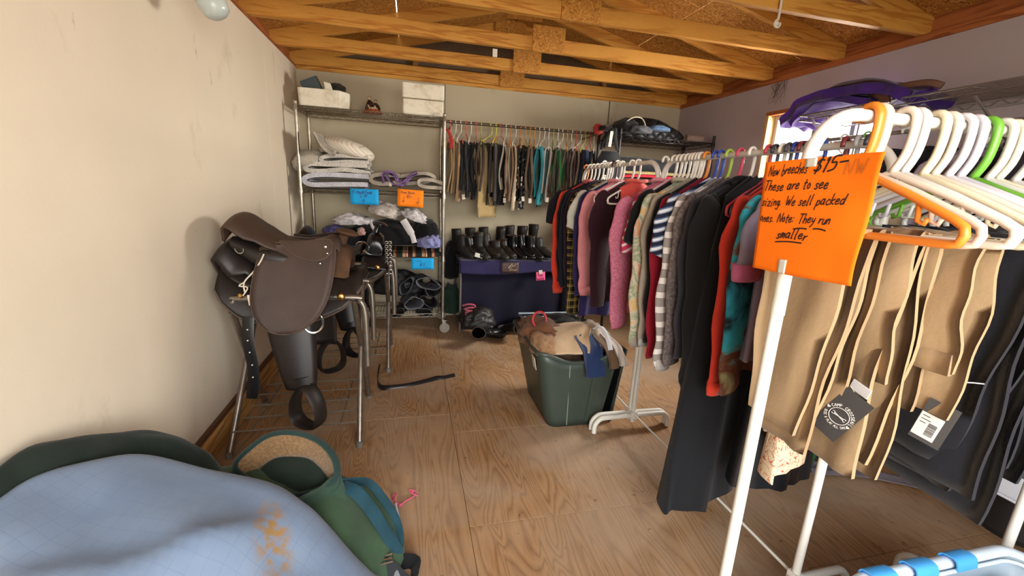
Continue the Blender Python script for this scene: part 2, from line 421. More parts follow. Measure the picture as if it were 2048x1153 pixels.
# ---------------------------------------------------------------- ceiling: trusses and strand board
ce = thing('ceiling', kind='structure', loc=(0.925, 2, ZC))
XM = (XL+XR)/2; SL = .25; E0 = 2.284
TY = (4.28, 3.74, 3.16, 2.56, 2.06, 1.46, .86, .26, -.34)
def chordpts(side):          # underside of the sloping chord: from the eave to the ridge
    e = XL-.25 if side < 0 else XR+.25
    return (e, E0-.0625), (XM, E0+SL*(XM-XL))
for ti, ty in enumerate(TY):
    tr = thing('roof_truss', parent=ce, loc=(XM, ty, ZC))
    MB().b2((XL-.2, ty-.019, ZC+.012), (XM-.002, ty+.019, ZC+.101)).build('bottom_chord', WOODX, tr, smooth=False, bevel=.002)
    MB().b2((XM+.002, ty-.019, ZC+.012), (XR+.2, ty+.019, ZC+.101)).build('bottom_chord', WOODX, tr, smooth=False, bevel=.002)
    for sd in (-1, 1):
        (x0, z0), (x1, z1) = chordpts(sd)
        mb = MB(); vs = [(x0, ty-.0175, z0), (x1, ty-.0175, z1), (x1, ty-.0175, z1+.092), (x0, ty-.0175, z0+.092)]
        mb.add(vs+[(a, ty+.0175, c) for a, b, c in vs], [(0, 1, 2, 3), (7, 6, 5, 4), (0, 4, 5, 1), (1, 5, 6, 2), (2, 6, 7, 3), (3, 7, 4, 0)])
        mb.build('top_chord', WOODX, tr, smooth=False, bevel=.002)
    g = .118
    MB().b2((XM-g+.02, ty-.031, ZC+.004), (XM+g+.02, ty-.0195, ZC+.172)).build('gusset', OSB, tr, smooth=False, bevel=.001)
    MB().b2((XM-.16, ty-.031, 2.66), (XM+.13, ty-.0195, 2.83)).build('gusset', OSB, tr, smooth=False, bevel=.001)
for sd in (-1, 1):           # strand-board sheets between the chords' tops
    (x0, z0), (x1, z1) = chordpts(sd); z0 += .093; z1 += .093
    for a, b in ((YF-.1, .45), (.455, 1.67), (1.675, 2.89), (2.895, YB+.12)):
        for c, d in ((0, .52), (.523, 1)):
            p = [(x0+(x1-x0)*c, z0+(z1-z0)*c), (x0+(x1-x0)*d, z0+(z1-z0)*d)]
            vs = [(p[0][0], a, p[0][1]), (p[1][0], a, p[1][1]), (p[1][0], b, p[1][1]), (p[0][0], b, p[0][1])]
            MB().add(vs+[(q[0], q[1], q[2]+.012) for q in vs], [(0, 1, 2, 3), (7, 6, 5, 4), (0, 4, 5, 1), (1, 5, 6, 2), (2, 6, 7, 3), (3, 7, 4, 0)]).build('roof_sheet', OSBD, ce, smooth=False)
for yy in (YB+.03, YF-.06):  # gable ends above the plates
    mb = MB(); vs = [(XL-.2, yy, ZC), (XR+.2, yy, ZC), (XR+.2, yy, 2.36), (XM, yy, 2.87), (XL-.2, yy, 2.36)]
    mb.add(vs+[(a, yy+.02, c) for a, b, c in vs], [(0, 1, 2, 3, 4), (9, 8, 7, 6, 5)]+[(i, i+5, (i+1) % 5+5, (i+1) % 5) for i in range(5)])
    mb.build('gable_sheet', BARE, ce, smooth=False)
for xx in (0.05, .95, 1.9):
    MB().b2((xx-.02, YB-.01, ZC+.1), (xx+.025, YB+.028, 2.52)).build('gable_stud', wood('stud_lumber', '#a87a42', '#7e5428', 'Z') if 'stud_lumber' not in bpy.data.materials else bpy.data.materials['stud_lumber'], ce, smooth=False)
for sd in (-1, 1):
    MB().b2(((XL-.22) if sd < 0 else XR+.18, YF-.1, ZC-.05), ((XL-.18) if sd < 0 else XR+.22, YB+.12, 2.42)).build('eave_board', BARE, ce, smooth=False)

for i in range(len(TY)-1):   # blocking over the side plates, one short board per bay
    a, b = TY[i+1]+.021, TY[i]-.021
    for x0 in (XL-.075, XR+.037):
        MB().b2((x0, a, ZC+.013), (x0+.038, b, ZC+.115)).build('blocking', WOODY, ce, smooth=False)
# ---------------------------------------------------------------- leather, metal and cloth materials
def leather(name, col, rough=.45, var=.35, bs=260):
    t = NT(name); c = t.mix(1.0, col, t.ramp(t.noise(7, 5), [(.3, 1-var), (.7, 1.0)]), 'MULTIPLY')
    t.color(c).set(Roughness=rough, Specular_IOR_Level=.45); t.bump(t.noise(bs, 3), .25, .002); return t.m
L_BROWN = leather('dark_brown_leather', '#43322a', .62); L_SEAT = leather('brown_seat_leather', '#46352b', .55)
L_DARK = leather('black_brown_leather', '#241d1a', .45); L_BLACK = leather('black_leather', '#131214', .32); L_GLOSS = leather('glossy_black_leather', '#141318', .16)
L_TAN = leather('worn_tan_suede', '#5e3f26', .85, .75); L_EDGE = leather('leather_edge', '#5a463a', .6)
CHROME = plain('chrome', '#c9c9c6', .22, 1, .1); BRASS = plain('brass_concho', '#d8a860', .3, 1, .1)
STEELP = plain('worn_steel_tube', '#8f857a', .38, .8, .3, 20); PALEM = plain('pale_stitch', '#d8cdb8', .7)
WIREM = plain('dull_wire', '#8a8377', .45, .7, .2)
def plaster_dome(c, r, n, m=None): return None

# ---------------------------------------------------------------- saddle stands
def make_stand(lo, hi, near, far, label, ref):
    t = thing('saddle_stand', label, 'stand', ((lo+hi)/2, (near+far)/2, 0), group=None)
    H = .775
    def frame(y0, y1, name):
        k = MB(); pts = []
        top = [(lo+.05, y1, H-.06), (lo+.06, y1, H-.01), (lo+.10, y1, H), (hi-.02, y1, H), (hi+.02, y1, H-.02), (hi+.04, y1, H-.07)]
        k.tube([(lo, y0, 0.012)]+[(lo+.05, y1, H-.06)], .0148, 10)
        k.build('leg', STEELP, t)
        k = MB(); k.tube([(hi, y0, .012), (hi-.01, y1, H-.005)], .0148, 10); k.build('leg', STEELP, t)
        k = MB(); k.tube(smooth_path(top+[(hi+.045, y1-.002, H-.20), (hi+.045, y1-.002, H-.36)], 5), .0155, 10); k.build('top_tube', STEELP, t)
        for x in (lo, hi):
            k = MB(); k.tube([(x, y0, 0), (x, y0, .03)], .018, 10); k.build('rubber_foot', plain('grey_rubber', '#6a655e', .7), t)
    dy = (far-near)*.14
    frame(near, far-dy, 'near'); frame(far, near+dy, 'far')
    for i, f in enumerate((.02, .26, .5, .74, .98)):
        y = near+(far-near)*f; k = MB(); z = .13
        k.tube([(lo+.02, y, z), (hi-.01, y, z+.004)], .0042, 6); k.build('shelf_wire', WIREM, t)
    for x in (lo+.10, hi-.09):
        k = MB(); k.tube([(x, near-.01, .126), (x, far+.01, .126)], .0042, 6); k.build('shelf_wire', WIREM, t)
    return t
make_stand(-.86, -.265, 2.05, 2.58, 'grey tubular folding stand carrying the two front saddles, nearest the camera', 0)
make_stand(-.80, -.165, 2.95, 3.46, 'grey tubular folding stand behind the first, carrying the black saddle with shiny horn', 0)

# ---------------------------------------------------------------- English saddle
def english():
    t = thing('english_saddle', 'brown leather english saddle with broad plain flap, lying on top of a western saddle', 'saddle', (-.58, 2.32, .70))
    yc = 2.30
    prof = [(-.815, 1.085, .095), (-.80, 1.145, .135), (-.77, 1.150, .165), (-.72, 1.115, .175), (-.66, 1.070, .165), (-.60, 1.040, .14), (-.54, 1.028, .115), (-.47, 1.032, .098), (-.42, 1.045, .088), (-.385, 1.055, .08), (-.355, 1.035, .07), (-.345, .99, .06)]
    P = smooth_path([(a, c, b) for a, b, c in prof], 4)
    def seat(u, v):
        p = P[round(u*(len(P)-1))]; a = (v-.5)*2
        ang = a*1.45
        y = p.y*sin(ang)/sin(1.45); drop = (1-cos(ang))*(.055+.03*max(0, (-.5-p.x)))
        dip = .012*exp(-((a)/.35)**2)*exp(-((p.x+.58)/.12)**2)
        return (p.x-.03*(a*a)*(1 if p.x < -.7 else 0), yc+y, p.z-drop-dip)
    k = MB(); k.grid(seat, len(P), 25); k.build('seat', L_SEAT, t, solid=.014, ang=60)
    # cantle roll and stuffed panels underneath
    for sd in (-1, 1):
        k = MB()
        def pan(u, v, sd=sd):
            x = -.80+.42*u; b = .055*sin(pi*min(1, .12+u*.95))**.6
            a = 2*pi*v
            return (x, yc+sd*(.10+.01*sin(u*5))+.07*cos(a)*sd*(.7+.3*sin(pi*u)), .975-.045*u+.05*(u < .25)*(1-u*4)+b*1.0*sin(a))
        k.grid(pan, 16, 14, cv=True); k.build('stuffed_panel', L_DARK, t)
    def flapfn(sd, top, base=.13, flare=.17):
        def fn(x, z, h):
            d = max(0, top-z)
            return (x, yc+sd*(base+flare*min(1, d/.42)**.7+h-.012*cos((x+.55)*9)), z)
        return fn
    fo = [(-.668, 1.02), (-.60, 1.03), (-.50, 1.02), (-.42, 1.035), (-.365, 1.035), (-.352, .985), (-.358, .90), (-.372, .82), (-.40, .745), (-.445, .685), (-.50, .645), (-.555, .63), (-.61, .637), (-.655, .665), (-.69, .715), (-.705, .785), (-.70, .87), (-.685, .95)]
    fo = [(p.x, p.y) for p in smooth_path([(a, b, 0) for a, b in fo], 3, True)]
    for sd in (-1, 1):
        fn = flapfn(sd, 1.03); k = MB()
        # triangulated fan-free flap: rows across the outline
        zs = sorted(b for a, b in fo); z0, z1 = zs[0]+.002, zs[-1]-.002
        def span(z):
            xs_ = []
            for i in range(len(fo)):
                (a0, b0), (a1, b1) = fo[i], fo[(i+1) % len(fo)]
                if (b0-z)*(b1-z) <= 0 and b0 != b1: xs_.append(a0+(a1-a0)*(z-b0)/(b1-b0))
            return (min(xs_), max(xs_)) if xs_ else (-.55, -.55)
        def g(u, v):
            z = z0+(z1-z0)*v; a, b = span(z); x = a+(b-a)*u; return fn(x, z, 0)
        k.grid(g, 14, 22); FL_ = k.build('flap', L_BROWN, t, solid=.006, ang=60)
        k = MB(); k.tube([fn(a, b, .002*sd) for a, b in fo], .0042, 6, closed=True); k.build('flap_piping', L_EDGE, FL_)
        # small skirt over the flap top
        so = [(-.60, 1.045), (-.52, 1.04), (-.44, 1.052), (-.372, 1.05), (-.366, 1.0), (-.395, .968), (-.44, .958), (-.49, .965), (-.535, .985), (-.575, 1.015)]
        so = [(p.x, p.y) for p in smooth_path([(a, b, 0) for a, b in so], 3, True)]
        f2 = lambda a, b, h, fn=fn, sd=sd: (fn(a, min(b, 1.03), 0)[0], fn(a, min(b, 1.03), 0)[1]+sd*(.007+h), b)
        k = MB(); k.prism(so, f2, .004); SK_ = k.build('skirt', L_SEAT, t, bevel=.0015)
        k = MB(); k.tube([f2(a, b, .004) for a, b in so[6:]], .003, 5); k.build('skirt_welt', L_EDGE, SK_)
        for a, b, r in ((-.395, 1.018, .0085), (-.385, .990, .006), (-.415, .945, .006)):
            q = Vector(f2(a, b, .004)); k = MB()
            k.lathe([(0, .006), (r*.7, .005), (r, 0), (r, -.004)], q, 12, Matrix.Rotation(radians(90*sd if sd < 0 else -90), 3, 'X') if False else Matrix.Rotation(radians(90), 3, 'X') if sd < 0 else Matrix.Rotation(radians(-90), 3, 'X'))
            k.build('stud', CHROME, SK_)
        kr = smooth_path([(-.40, .945, 0), (-.435, .90, 0), (-.462, .84, 0), (-.468, .77, 0), (-.458, .69, 0)], 5)
        k = MB(); k.tube([fn(p.x, p.y, .004*sd) for p in kr], .0028, 5); k.build('knee_roll_seam', L_EDGE, FL_)
        for x, z in ((-.755, 1.02), (-.655, 1.0)):
            k = MB(); y = yc+sd*(.172 if x < -.7 else .168)
            k.tube([(x+.017*cos(q), y-sd*.004*0+sd*.006*sin(q), z-.015+.02*sin(q)) for q in [pi*(-1.1+1.2*i/10) for i in range(11)]], .0032, 6); k.build('d_ring', CHROME, t)
    k = MB(); k.tube(smooth_path([(-.655, 2.125, .985), (-.67, 2.115, .95), (-.70, 2.11, .905), (-.735, 2.09, .86), (-.735, 2.085, .815)], 5), .0035, 6)
    k.tube(smooth_path([(-.735, 2.085, .86), (-.755, 2.083, .845), (-.72, 2.08, .838), (-.742, 2.08, .80)], 4), .003, 6)
    k.build('saddle_string', PALEM, t)
    return t
english()

# ---------------------------------------------------------------- western saddles
def western(ox, oy, oz, s, label, mats, horn=True, concho='brass', worn=True):
    MS, MF, MH, MC = mats
    t = thing('western_saddle', label, 'saddle', (ox, oy, oz))
    W = lambda x, y, z: (ox+x*s, oy+y*s, oz+z*s)
    def ridge(x):        # height of the skirt's spine
        return .07+.10*((x+.02)/.30)**2*(.7 if x > 0 else 1.0)
    for sd in (-1, 1):
        k = MB()
        def skirt(u, v, sd=sd):
            x = -.31+.60*u
            e = min(1, (u*6)**.55, ((1-u)*7)**.55)
            L = (.20+.13*e)*(1 if u < .55 else 1-.25*(u-.55)/.45)
            d = v*L
            y = .02+.20*(1-exp(-d*7.0))+.03*d
            z = ridge(x)-.02-.55*max(0, d-.05)**1.0*.95-.015*v
            return W(x, sd*y, z)
        k.grid(skirt, 22, 14); SK_ = k.build('skirt', MS, t, solid=.012*s, ang=70)
        k = MB(); k.tube([skirt(i/29, 1) for i in range(30)], .006*s, 6); k.build('skirt_binding', L_EDGE if worn else MS, SK_)
        k = MB()          # rear jockey with rounded end
        def jock(u, v, sd=sd):
            x = -.30+.25*u; e = (max(.02, sin(pi*min(1, u*1.0+.08)/1.0)))**.5
            d = v*.17*e+.0
            return W(x, sd*(.05+.17*(1-exp(-d*8))), ridge(x)+.03-.42*d)
        k.grid(jock, 14, 8); k.build('rear_jockey', MF, t, solid=.008*s, ang=70)
        # fender and stirrup leather
        k = MB()
        def fender(u, v, sd=sd):
            wd = .100*(1-.38*v**2)*(.80+.20*min(1, v*5)); x = -.015+.045*v+(u-.5)*2*wd
            return W(x, sd*(.245+.05*v-.02*abs(2*u-1)**2), -.02-.37*v)
        k.grid(fender, 8, 14); FD_ = k.build('fender', MF, t, solid=.006*s, ang=70)
        k = MB(); c = Vector(W(.055, sd*.30, -.465))
        loop = smooth_path([(-.02, 0, .09), (-.062, 0, .03), (-.072, 0, -.045), (-.05, 0, -.085), (0, 0, -.097), (.05, 0, -.085), (.072, 0, -.045), (.062, 0, .03), (.02, 0, .09)], 4, True)
        R = Matrix.Rotation(radians(32*sd), 3, 'Z')
        k.tube([c+R@(p*s) for p in loop], .012*s, 8, closed=True, flat=(3.2, .75), up=R@Vector((0, 1, 0))); k.build('stirrup', MF, t)
        k = MB(); k.tube([W(.035, sd*.295, -.33), W(.045, sd*.30, -.395)], .02*s, 6, flat=(1.6, .4), up=(1, 0, 0)); k.build('stirrup_strap', MF, FD_)
        # latigo strap with punched holes
        k = MB(); pts = smooth_path([W(-.17, sd*.235, -.06), W(-.175, sd*.25, -.16), W(-.165, sd*.255, -.30), W(-.18, sd*.262, -.43)], 5)
        k.tube(pts, .020*s, 6, flat=(1.15, .16), up=(1, 0, 0)); LT_ = k.build('latigo', L_BLACK, t)
        k = MB()
        for i in range(5):
            p = pts[3+i*2]; k.lathe([(0, .004), (.0035, .003), (.0035, 0)], (p.x, p.y+sd*.004, p.z), 8, Matrix.Rotation(radians(90), 3, 'X') if sd < 0 else Matrix.Rotation(radians(-90), 3, 'X'))
        k.build('strap_eyelets', PALEM, LT_, kind='stuff')
        k = MB(); c = Vector(W(.09, sd*.25, -.09)); R = Matrix.Rotation(radians(10), 3, 'Z')
        k.tube([c+R@Vector((.04*s*cos(a), 0, .045*s*sin(a))) for a in [2*pi*i/20 for i in range(20)]], .0055*s, 6, closed=True); k.build('cinch_ring', CHROME, t)
        for x, z, r in ((.205, .02, .017), (-.20, .03, .012)):
            k = MB(); c = Vector(W(x, sd*.215, z)); k.lathe([(0, .007*s), (r*.6*s, .0065*s), (r*.9*s, .003*s), (r*s, 0), (r*s, -.004*s)], c, 16, Matrix.Rotation(radians(90 if sd < 0 else -90), 3, 'X')); k.build('concho', BRASS if concho == 'brass' else CHROME, t)
    k = MB()              # seat with high cantle
    st = [(-.285, .17, .05), (-.275, .245, .13), (-.25, .25, .155), (-.20, .185, .16), (-.13, .13, .14), (-.05, .112, .12), (.04, .125, .11), (.10, .15, .11)]
    P = smooth_path([(a, c, b) for a, b, c in st], 4)
    def seat(u, v):
        p = P[round(u*(len(P)-1))]; a = (2*v-1)
        return W(p.x-.05*a*a*(1 if p.x < -.2 else .2), p.y*sin(a*1.5), p.z-.06*(1-cos(a*1.5))-(.03*abs(a)**3 if p.x < -.2 else 0))
    k.grid(seat, len(P), 21); k.build('seat', MS, t, solid=.018*s, ang=70)
    k = MB()              # swell (fork) and horn
    def swell(u, v):
        a = pi*(u*1.24-.12); rr = .105+.028*cos(2*a)*-1
        b = 2*pi*v
        return W(.165+.055*cos(b)+.02*sin(a), -cos(a)*rr*1.3, .05+sin(a)*.135+.045*sin(b)*(.9+.2*sin(a)))
    k.grid(swell, 22, 14, cv=True); SW_ = k.build('swell', MH, t)
    k = MB(); k.tube(smooth_path([W(.175, 0, .18), W(.185, 0, .23), W(.20, 0, .275)], 4), [.034*s, .030*s, .027*s, .025*s, .024*s, .023*s, .022*s, .022*s, .023*s], 14)
    k.lathe([(0, .020*s), (.03*s, .018*s), (.052*s, .008*s), (.054*s, 0), (.045*s, -.008*s), (.0, -.010*s)], W(.212, 0, .285), 20, Matrix.Rotation(radians(14), 3, 'Y')); k.build('horn', MH, SW_)
    k = MB()
    for sd in (-1, 1):
        k = MB()
        def fj(u, v, sd=sd):
            x = .10+.17*u; d = v*.12
            return W(x, sd*(.10+.13*(1-exp(-d*12))), .09-.02*u-.62*d)
        k.grid(fj, 8, 8); k.build('front_jockey', MF, t, solid=.008*s, ang=70)
    return t
ws = western(-.545, 2.32, .765, 1.06, 'dark western saddle with worn tan suede horn, under the english saddle on the front stand', (L_DARK, L_DARK, L_TAN, BRASS))
k = MB(); k.prism([(-.03, -.02), (.04, -.015), (.042, .012), (-.012, .012), (-.018, .03), (-.034, .03)], lambda a, b, h: (-.69+a, 2.072+h, .775+b), .006); k.build('cream_tree_plate', PALEM, ws, bevel=.002)
wb2 = western(-.43, 3.17, .745, 1.02, 'glossy black western saddle with laced edge and black horn, on the second stand', (L_BLACK, L_BLACK, L_GLOSS, CHROME), concho='brass')
k = MB()
for i in range(9):
    z = .93-.028*i
    for dx in (0, .024): k.tube([(-.165+dx+.012*cos(a), 3.0+.006*sin(a*2), z+.010*sin(a)) for a in [2*pi*j/8 for j in range(8)]], .0032, 5, closed=True)
k.build('edge_lacing', CHROME, wb2, kind='stuff')
for i, z in enumerate((.99,)):
    k = MB(); k.tube(smooth_path([(-.37, 3.0, .88), (-.35, 2.98, .925), (-.31, 2.97, .935), (-.28, 2.98, .91), (-.285, 2.99, .86)], 5), .006, 6); k.build('rope_strap', CHROME, wb2)

# leather strap on the floor by the stands
k = MB(); pts = smooth_path([(-.20, 2.62, .20), (-.215, 2.63, .10), (-.20, 2.655, .03), (-.14, 2.68, .008), (-.02, 2.70, .006), (.10, 2.745, .008), (.17, 2.775, .012), (.22, 2.785, .006), (.30, 2.815, .006)], 5)
k.tube(pts, .017, 6, flat=(1, .22), up=(0, .55, .8)); tag(k.build('leather_strap', L_BLACK), 'long black leather strap trailing across the plywood floor from the front stand', 'strap')

# ---------------------------------------------------------------- blankets at the lower left
def m_blue():
    t = NT('blue_grey_ripstop'); f = t.noise(2.6, 5)
    c = t.ramp(f, [(.3, '#64768f'), (.55, '#76879e'), (.75, '#868c96')])
    for ax, per in (('X', .032), ('Y', .034)):
        sp = t.n('SeparateXYZ'); t.l(t.mapping(rot=(0, 0, .25)), sp.inputs[0])
        fr = t.math('FRACT', t.math('MULTIPLY', t.math('ADD', sp.outputs[ax], t.math('MULTIPLY', t.noise(5, 2), .02)), 1/per))
        c = t.mix(t.ramp(fr, [(0, .30), (.05, .22), (.10, 0.0)]), c, '#5d6f8c')
    st = t.n('TexNoise'); st.inputs['Scale'].default_value = 38; st.inputs['Detail'].default_value = 6; t.l(t.co, st.inputs['Vector'])
    gr = t.n('TexGradient', gradient_type='SPHERICAL'); gp = t.mapping((7, 3.6, 7), (0, 0, -.5)); STAIN.append(t); t.l(gp, gr.inputs[0])
    q = gp.node.inputs['Location']; STAIN.append(gp.node)
    c = t.mix(t.math('MULTIPLY', t.ramp(gr.outputs['Fac'], [(.1, 0.0), (.6, 1.0)]), t.ramp(st.outputs[0], [(.40, 0.0), (.58, .95)])), c, '#94723f')
    t.color(c).set(Roughness=.75, Specular_IOR_Level=.3, Sheen_Weight=.1); t.bump(t.noise(420, 2), .15, .002); return t.m
STAIN = []
BLUE = m_blue()
DGREEN = fabric('#1f2c24', .9, .5); GREEN = fabric('#33483a', .9, .4); GREEN2 = fabric('#3d553d', .9, .4); TEAL = fabric('#1b424e', .75, .5); TEALD = fabric('#223936', .85, .3)
FLEECE_T = fleece('#94734e', 'tan_fleece')
def mound(ridge, front, back, nu, nv, wob, seed, mat, name, label, parent=None, thick=.008, fold=None):
    Rg = smooth_path(ridge, 6); Fg = smooth_path(front, 6); Bg = smooth_path(back, 6); n = min(len(Rg), len(Fg), len(Bg))
    def pick(L, u): q = u*(len(L)-1); i = min(int(q), len(L)-2); return L[i].lerp(L[i+1], q-i)
    def fn(u, v):
        r, f, b = pick(Rg, u), pick(Fg, u), pick(Bg, u)
        if v < .22:
            k_ = v/.22; p = b.lerp(r, k_); p.z = b.z+(r.z-b.z)*sin(k_*pi/2)
        else:
            k_ = (v-.22)/.78; p = r.lerp(f, k_); p.z = f.z+(r.z-f.z)*(cos(k_*pi/2)**.9 if k_ < 1 else 0)
            p.z = max(p.z, f.z)
        d = wob*(nz(p, 4.5, seed)+.5*nz(p, 11, seed+1))
        if v > .22: d *= min(1, (v-.22)*3.2)
        else: d *= .3
        if fold: d += fold(p, u, v)
        p.z = max(.01, p.z+d); p.x = max(XL+.025, p.x)
        return p
    k = MB(); k.grid(fn, nu, nv); o = k.build(name, mat, parent, solid=thick, ang=180)
    if parent is None: tag(o, label, 'blanket')
    return o
ridge = [at(-40, 1010, x=-.92), at(0, 1000, x=-.90), at(60, 960, x=-.88), at(140, 935, x=-.85), at(270, 918, x=-.76), at(400, 945, z=.50), at(530, 970, z=.46), at(600, 1012, z=.41), at(650, 1062, z=.33), at(700, 1122, z=.24), at(735, 1165, z=.17), at(760, 1200, z=.10)]
front = [V(-.92, .55, .36), V(-.92, .52, .36), V(-.90, .48, .35), V(-.84, .44, .34), V(-.70, .42, .33), V(-.52, .42, .30), V(-.40, .44, .27), V(-.28, .48, .22), V(-.18, .55, .16), V(-.12, .62, .10), V(-.08, .70, .06), V(-.05, .76, .03)]
back = [p+V(-.01, .16, -.28) for p in ridge]
for p in back: p.z = max(p.z, .02)
def bfold(p, u, v):
    if v < .25: return 0
    g = 11*(p.x*1.0-p.y*1.15)+2.6*nz(p, 2.5, 3); r_ = (1-abs(sin(g*.5)))**1.6
    return (.060*(r_-.35)*max(0, min(1, (u-.30)*4))+.012*sin(15*(p.x+p.y)))*min(1, (v-.25)*5.0)
bl = mound(ridge, front, back, 70, 44, .028, 3, BLUE, 'horse_blanket', 'blue-grey ripstop horse blanket with an ochre stain, heaped in the near left corner', fold=bfold)
sp = at(545, 1068, z=.44)-bl.location
STAIN[1].inputs['Location'].default_value = (0, 0, 0)
STAIN[1].vector_type = 'TEXTURE'; STAIN[1].inputs['Location'].default_value = tuple(sp); STAIN[1].inputs['Scale'].default_value = (.055, .15, .3); STAIN[1].inputs['Rotation'].default_value = (0, 0, .35)
ridge2 = [at(-60, 975, x=-.925), at(-20, 950, x=-.92), at(80, 903, x=-.91), at(190, 868, x=-.88), at(290, 861, x=-.83), at(350, 878, x=-.77), at(405, 913, x=-.71), at(450, 952, x=-.62), at(500, 985, x=-.55)]
front2 = [p+V(.06, -.20, -.30) for p in ridge2]; back2 = [p+V(-.01, .14, -.34) for p in ridge2]
for p in front2+back2: p.z = max(p.z, .02)
mound(ridge2, front2, back2, 56, 30, .03, 8, DGREEN, 'horse_blanket', 'dark green horse blanket heaped against the left wall behind the blue-grey one', fold=lambda p, u, v: .012*sin(38*(p.x-.6*p.y))*(v > .1))

# green horse blanket with an open fleece-lined neck
gb = thing('horse_blanket', 'green canvas horse blanket with open fleece-lined neck and teal straps, right of the blue-grey one', 'blanket', (-.32, 1.35, 0))
rim = [at(470, 935, z=.37), at(505, 893, z=.42), at(548, 868, z=.455), at(600, 868, z=.455), at(645, 888, z=.44), at(672, 925, z=.40), at(668, 962, z=.345), at(620, 985, z=.315), at(575, 990, z=.30), at(520, 972, z=.31)]
rimp = smooth_path(rim, 6, True); cen = sum(rimp, Vector())/len(rimp)
def wall(u, v, inn=0):
    p = rimp[round(u*len(rimp)) % len(rimp)]; q = p.copy(); d = (p-cen); d.z = 0
    q += d*((.30*v) if not inn else (-.10*v-.02)); q.z = p.z-(.20 if not inn else .085)*v-(0 if not inn else .004)
    q.z = max(.02, q.z+.010*nz(q, 12, 5)); return q
k = MB(); k.grid(lambda u, v: wall(u, v), len(rimp), 10, cu=True); k.build('neck_panel', GREEN, gb, solid=.007, ang=180)
k = MB(); k.grid(lambda u, v: wall(u, v, 1), len(rimp), 6, cu=True); k.build('fleece_lining', FLEECE_T, gb, solid=.008, ang=180)
k = MB(); k.tube(rimp, .011, 8, closed=True, flat=(1.2, .8)); k.build('neck_binding', TEALD, gb)
k = MB(); k.tube([wall(i/len(rimp), .14, 0)+V(0, 0, .004) for i in range(len(rimp))], .004, 6, closed=True); k.build('neck_welt', TEALD, gb)
k = MB(); k.grid(lambda u, v: cen+(wall(u, 1.0, 1)-cen)*v+V(0, 0, -.03*(1-v)), len(rimp), 8, cu=True); k.build('inner_fold', DGREEN, gb, solid=.005, ang=180)
r3 = [at(430, 935, z=.33), at(500, 935, z=.33), at(560, 960, z=.31), at(620, 985, z=.29), at(672, 955, z=.30), at(700, 965, z=.27), at(740, 985, z=.20), at(775, 1040, z=.12), at(796, 1090, z=.055), at(806, 1120, z=.02)]
f3 = [V(-.62, 1.15, .16), V(-.52, 1.12, .16), V(-.42, 1.10, .16), V(-.34, 1.08, .14), V(-.27, 1.07, .13), V(-.22, 1.08, .11), V(-.17, 1.10, .08), V(-.12, 1.14, .04), V(-.09, 1.19, .02), V(-.06, 1.22, .012)]
b3 = [V(-.60, 1.62, .02), V(-.50, 1.64, .02), V(-.42, 1.62, .02), V(-.34, 1.60, .02), V(-.24, 1.55, .02), V(-.18, 1.52, .02), V(-.12, 1.47, .02), V(-.07, 1.42, .015), V(-.04, 1.36, .012), V(-.03, 1.31, .012)]
mound(r3, f3, b3, 60, 30, .022, 12, GREEN2, 'body_panel', None, gb, fold=lambda p, u, v: .008*sin(30*p.x+12*p.y))
# folded front flap hanging down the right of the neck
k = MB(); fl3 = [at(604, 1000, z=.335), at(640, 985, z=.345), at(672, 950, z=.36)]
def flapg(u, v):
    a = fl3[0].lerp(fl3[2], u); b = [at(560, 1035, z=.25), at(655, 1048, z=.20)]; e = b[0].lerp(b[1], u)
    p = a.lerp(e, v); p.z += .02*sin(pi*v)+.004*sin(9*u); return p
k.grid(flapg, 12, 12); k.build('front_flap', GREEN, gb, solid=.007, ang=180)
for i, L in enumerate(([(684, 972, .30), (712, 985, .29), (742, 1020, .225), (768, 1060, .15), (790, 1095, .085), (798, 1112, .04)], [(682, 966, .30), (735, 966, .255), (768, 1000, .19), (792, 1040, .115), (800, 1080, .07), (796, 1112, .03)])):
    k = MB(); k.tube(smooth_path([at(a, b, z=c) for a, b, c in L], 6), .021 if i == 0 else .015, 8, flat=(1, .14), up=(.8, .5, .3)); k.build('strap', TEAL, gb)
k = MB(); k.tube([at(795, 1112, z=.03)+V(.013*cos(a), .013*sin(a), .006) for a in [2*pi*i/12 for i in range(12)]], .003, 6, closed=True); k.build('strap_ring', BRASS, gb)
# dark girth with webbing and buckle below it
gt = thing('webbing_girth', 'black girth with grey webbing and metal buckle, beside the green blanket at the bottom edge', 'girth', tuple(at(740, 1140, z=.03)))
for i, (L, wd, m_, nm) in enumerate((([(690, 1150, .10), (730, 1130, .09), (765, 1135, .06), (800, 1165, .02), (830, 1200, .012)], .032, fabric('#2c2f31'), 'girth_pad'), ([(715, 1118, .11), (745, 1105, .10), (772, 1118, .07), (790, 1148, .04), (805, 1185, .02)], .012, fabric('#7c8285'), 'webbing'), ([(770, 1125, .03), (800, 1128, .015), (828, 1130, .008), (826, 1160, .008)], .03, fabric('#17181a'), 'girth_end'))):
    k = MB(); k.tube(smooth_path([at(a, b, z=c) for a, b, c in L], 5), wd, 8, flat=(1, .18), up=(.6, .5, .6)); k.build(nm, m_, gt)
k = MB(); c = at(772, 1120, z=.085); k.tube([c+V(a*.022, b*.016, .004*a) for a, b in ((-1, -1), (1, -1), (1, 1), (-1, 1))], .003, 6, closed=True); k.tube([c+V(-.022, 0, 0), c+V(.022, 0, .003)], .0025, 6); k.build('buckle', CHROME, gt)
PINK_S = fabric('#d4577a', .7)
k = MB(); k.tube(smooth_path([at(787, 1003, z=.006), at(785, 992, z=.01), at(794, 988, z=.02), at(790, 1002, z=.015), at(800, 1010, z=.008), at(812, 1002, z=.008), at(825, 995, z=.01), at(832, 984, z=.01), at(818, 981, z=.02), at(828, 990, z=.012), at(836, 992, z=.006)], 5), .0028, 6)
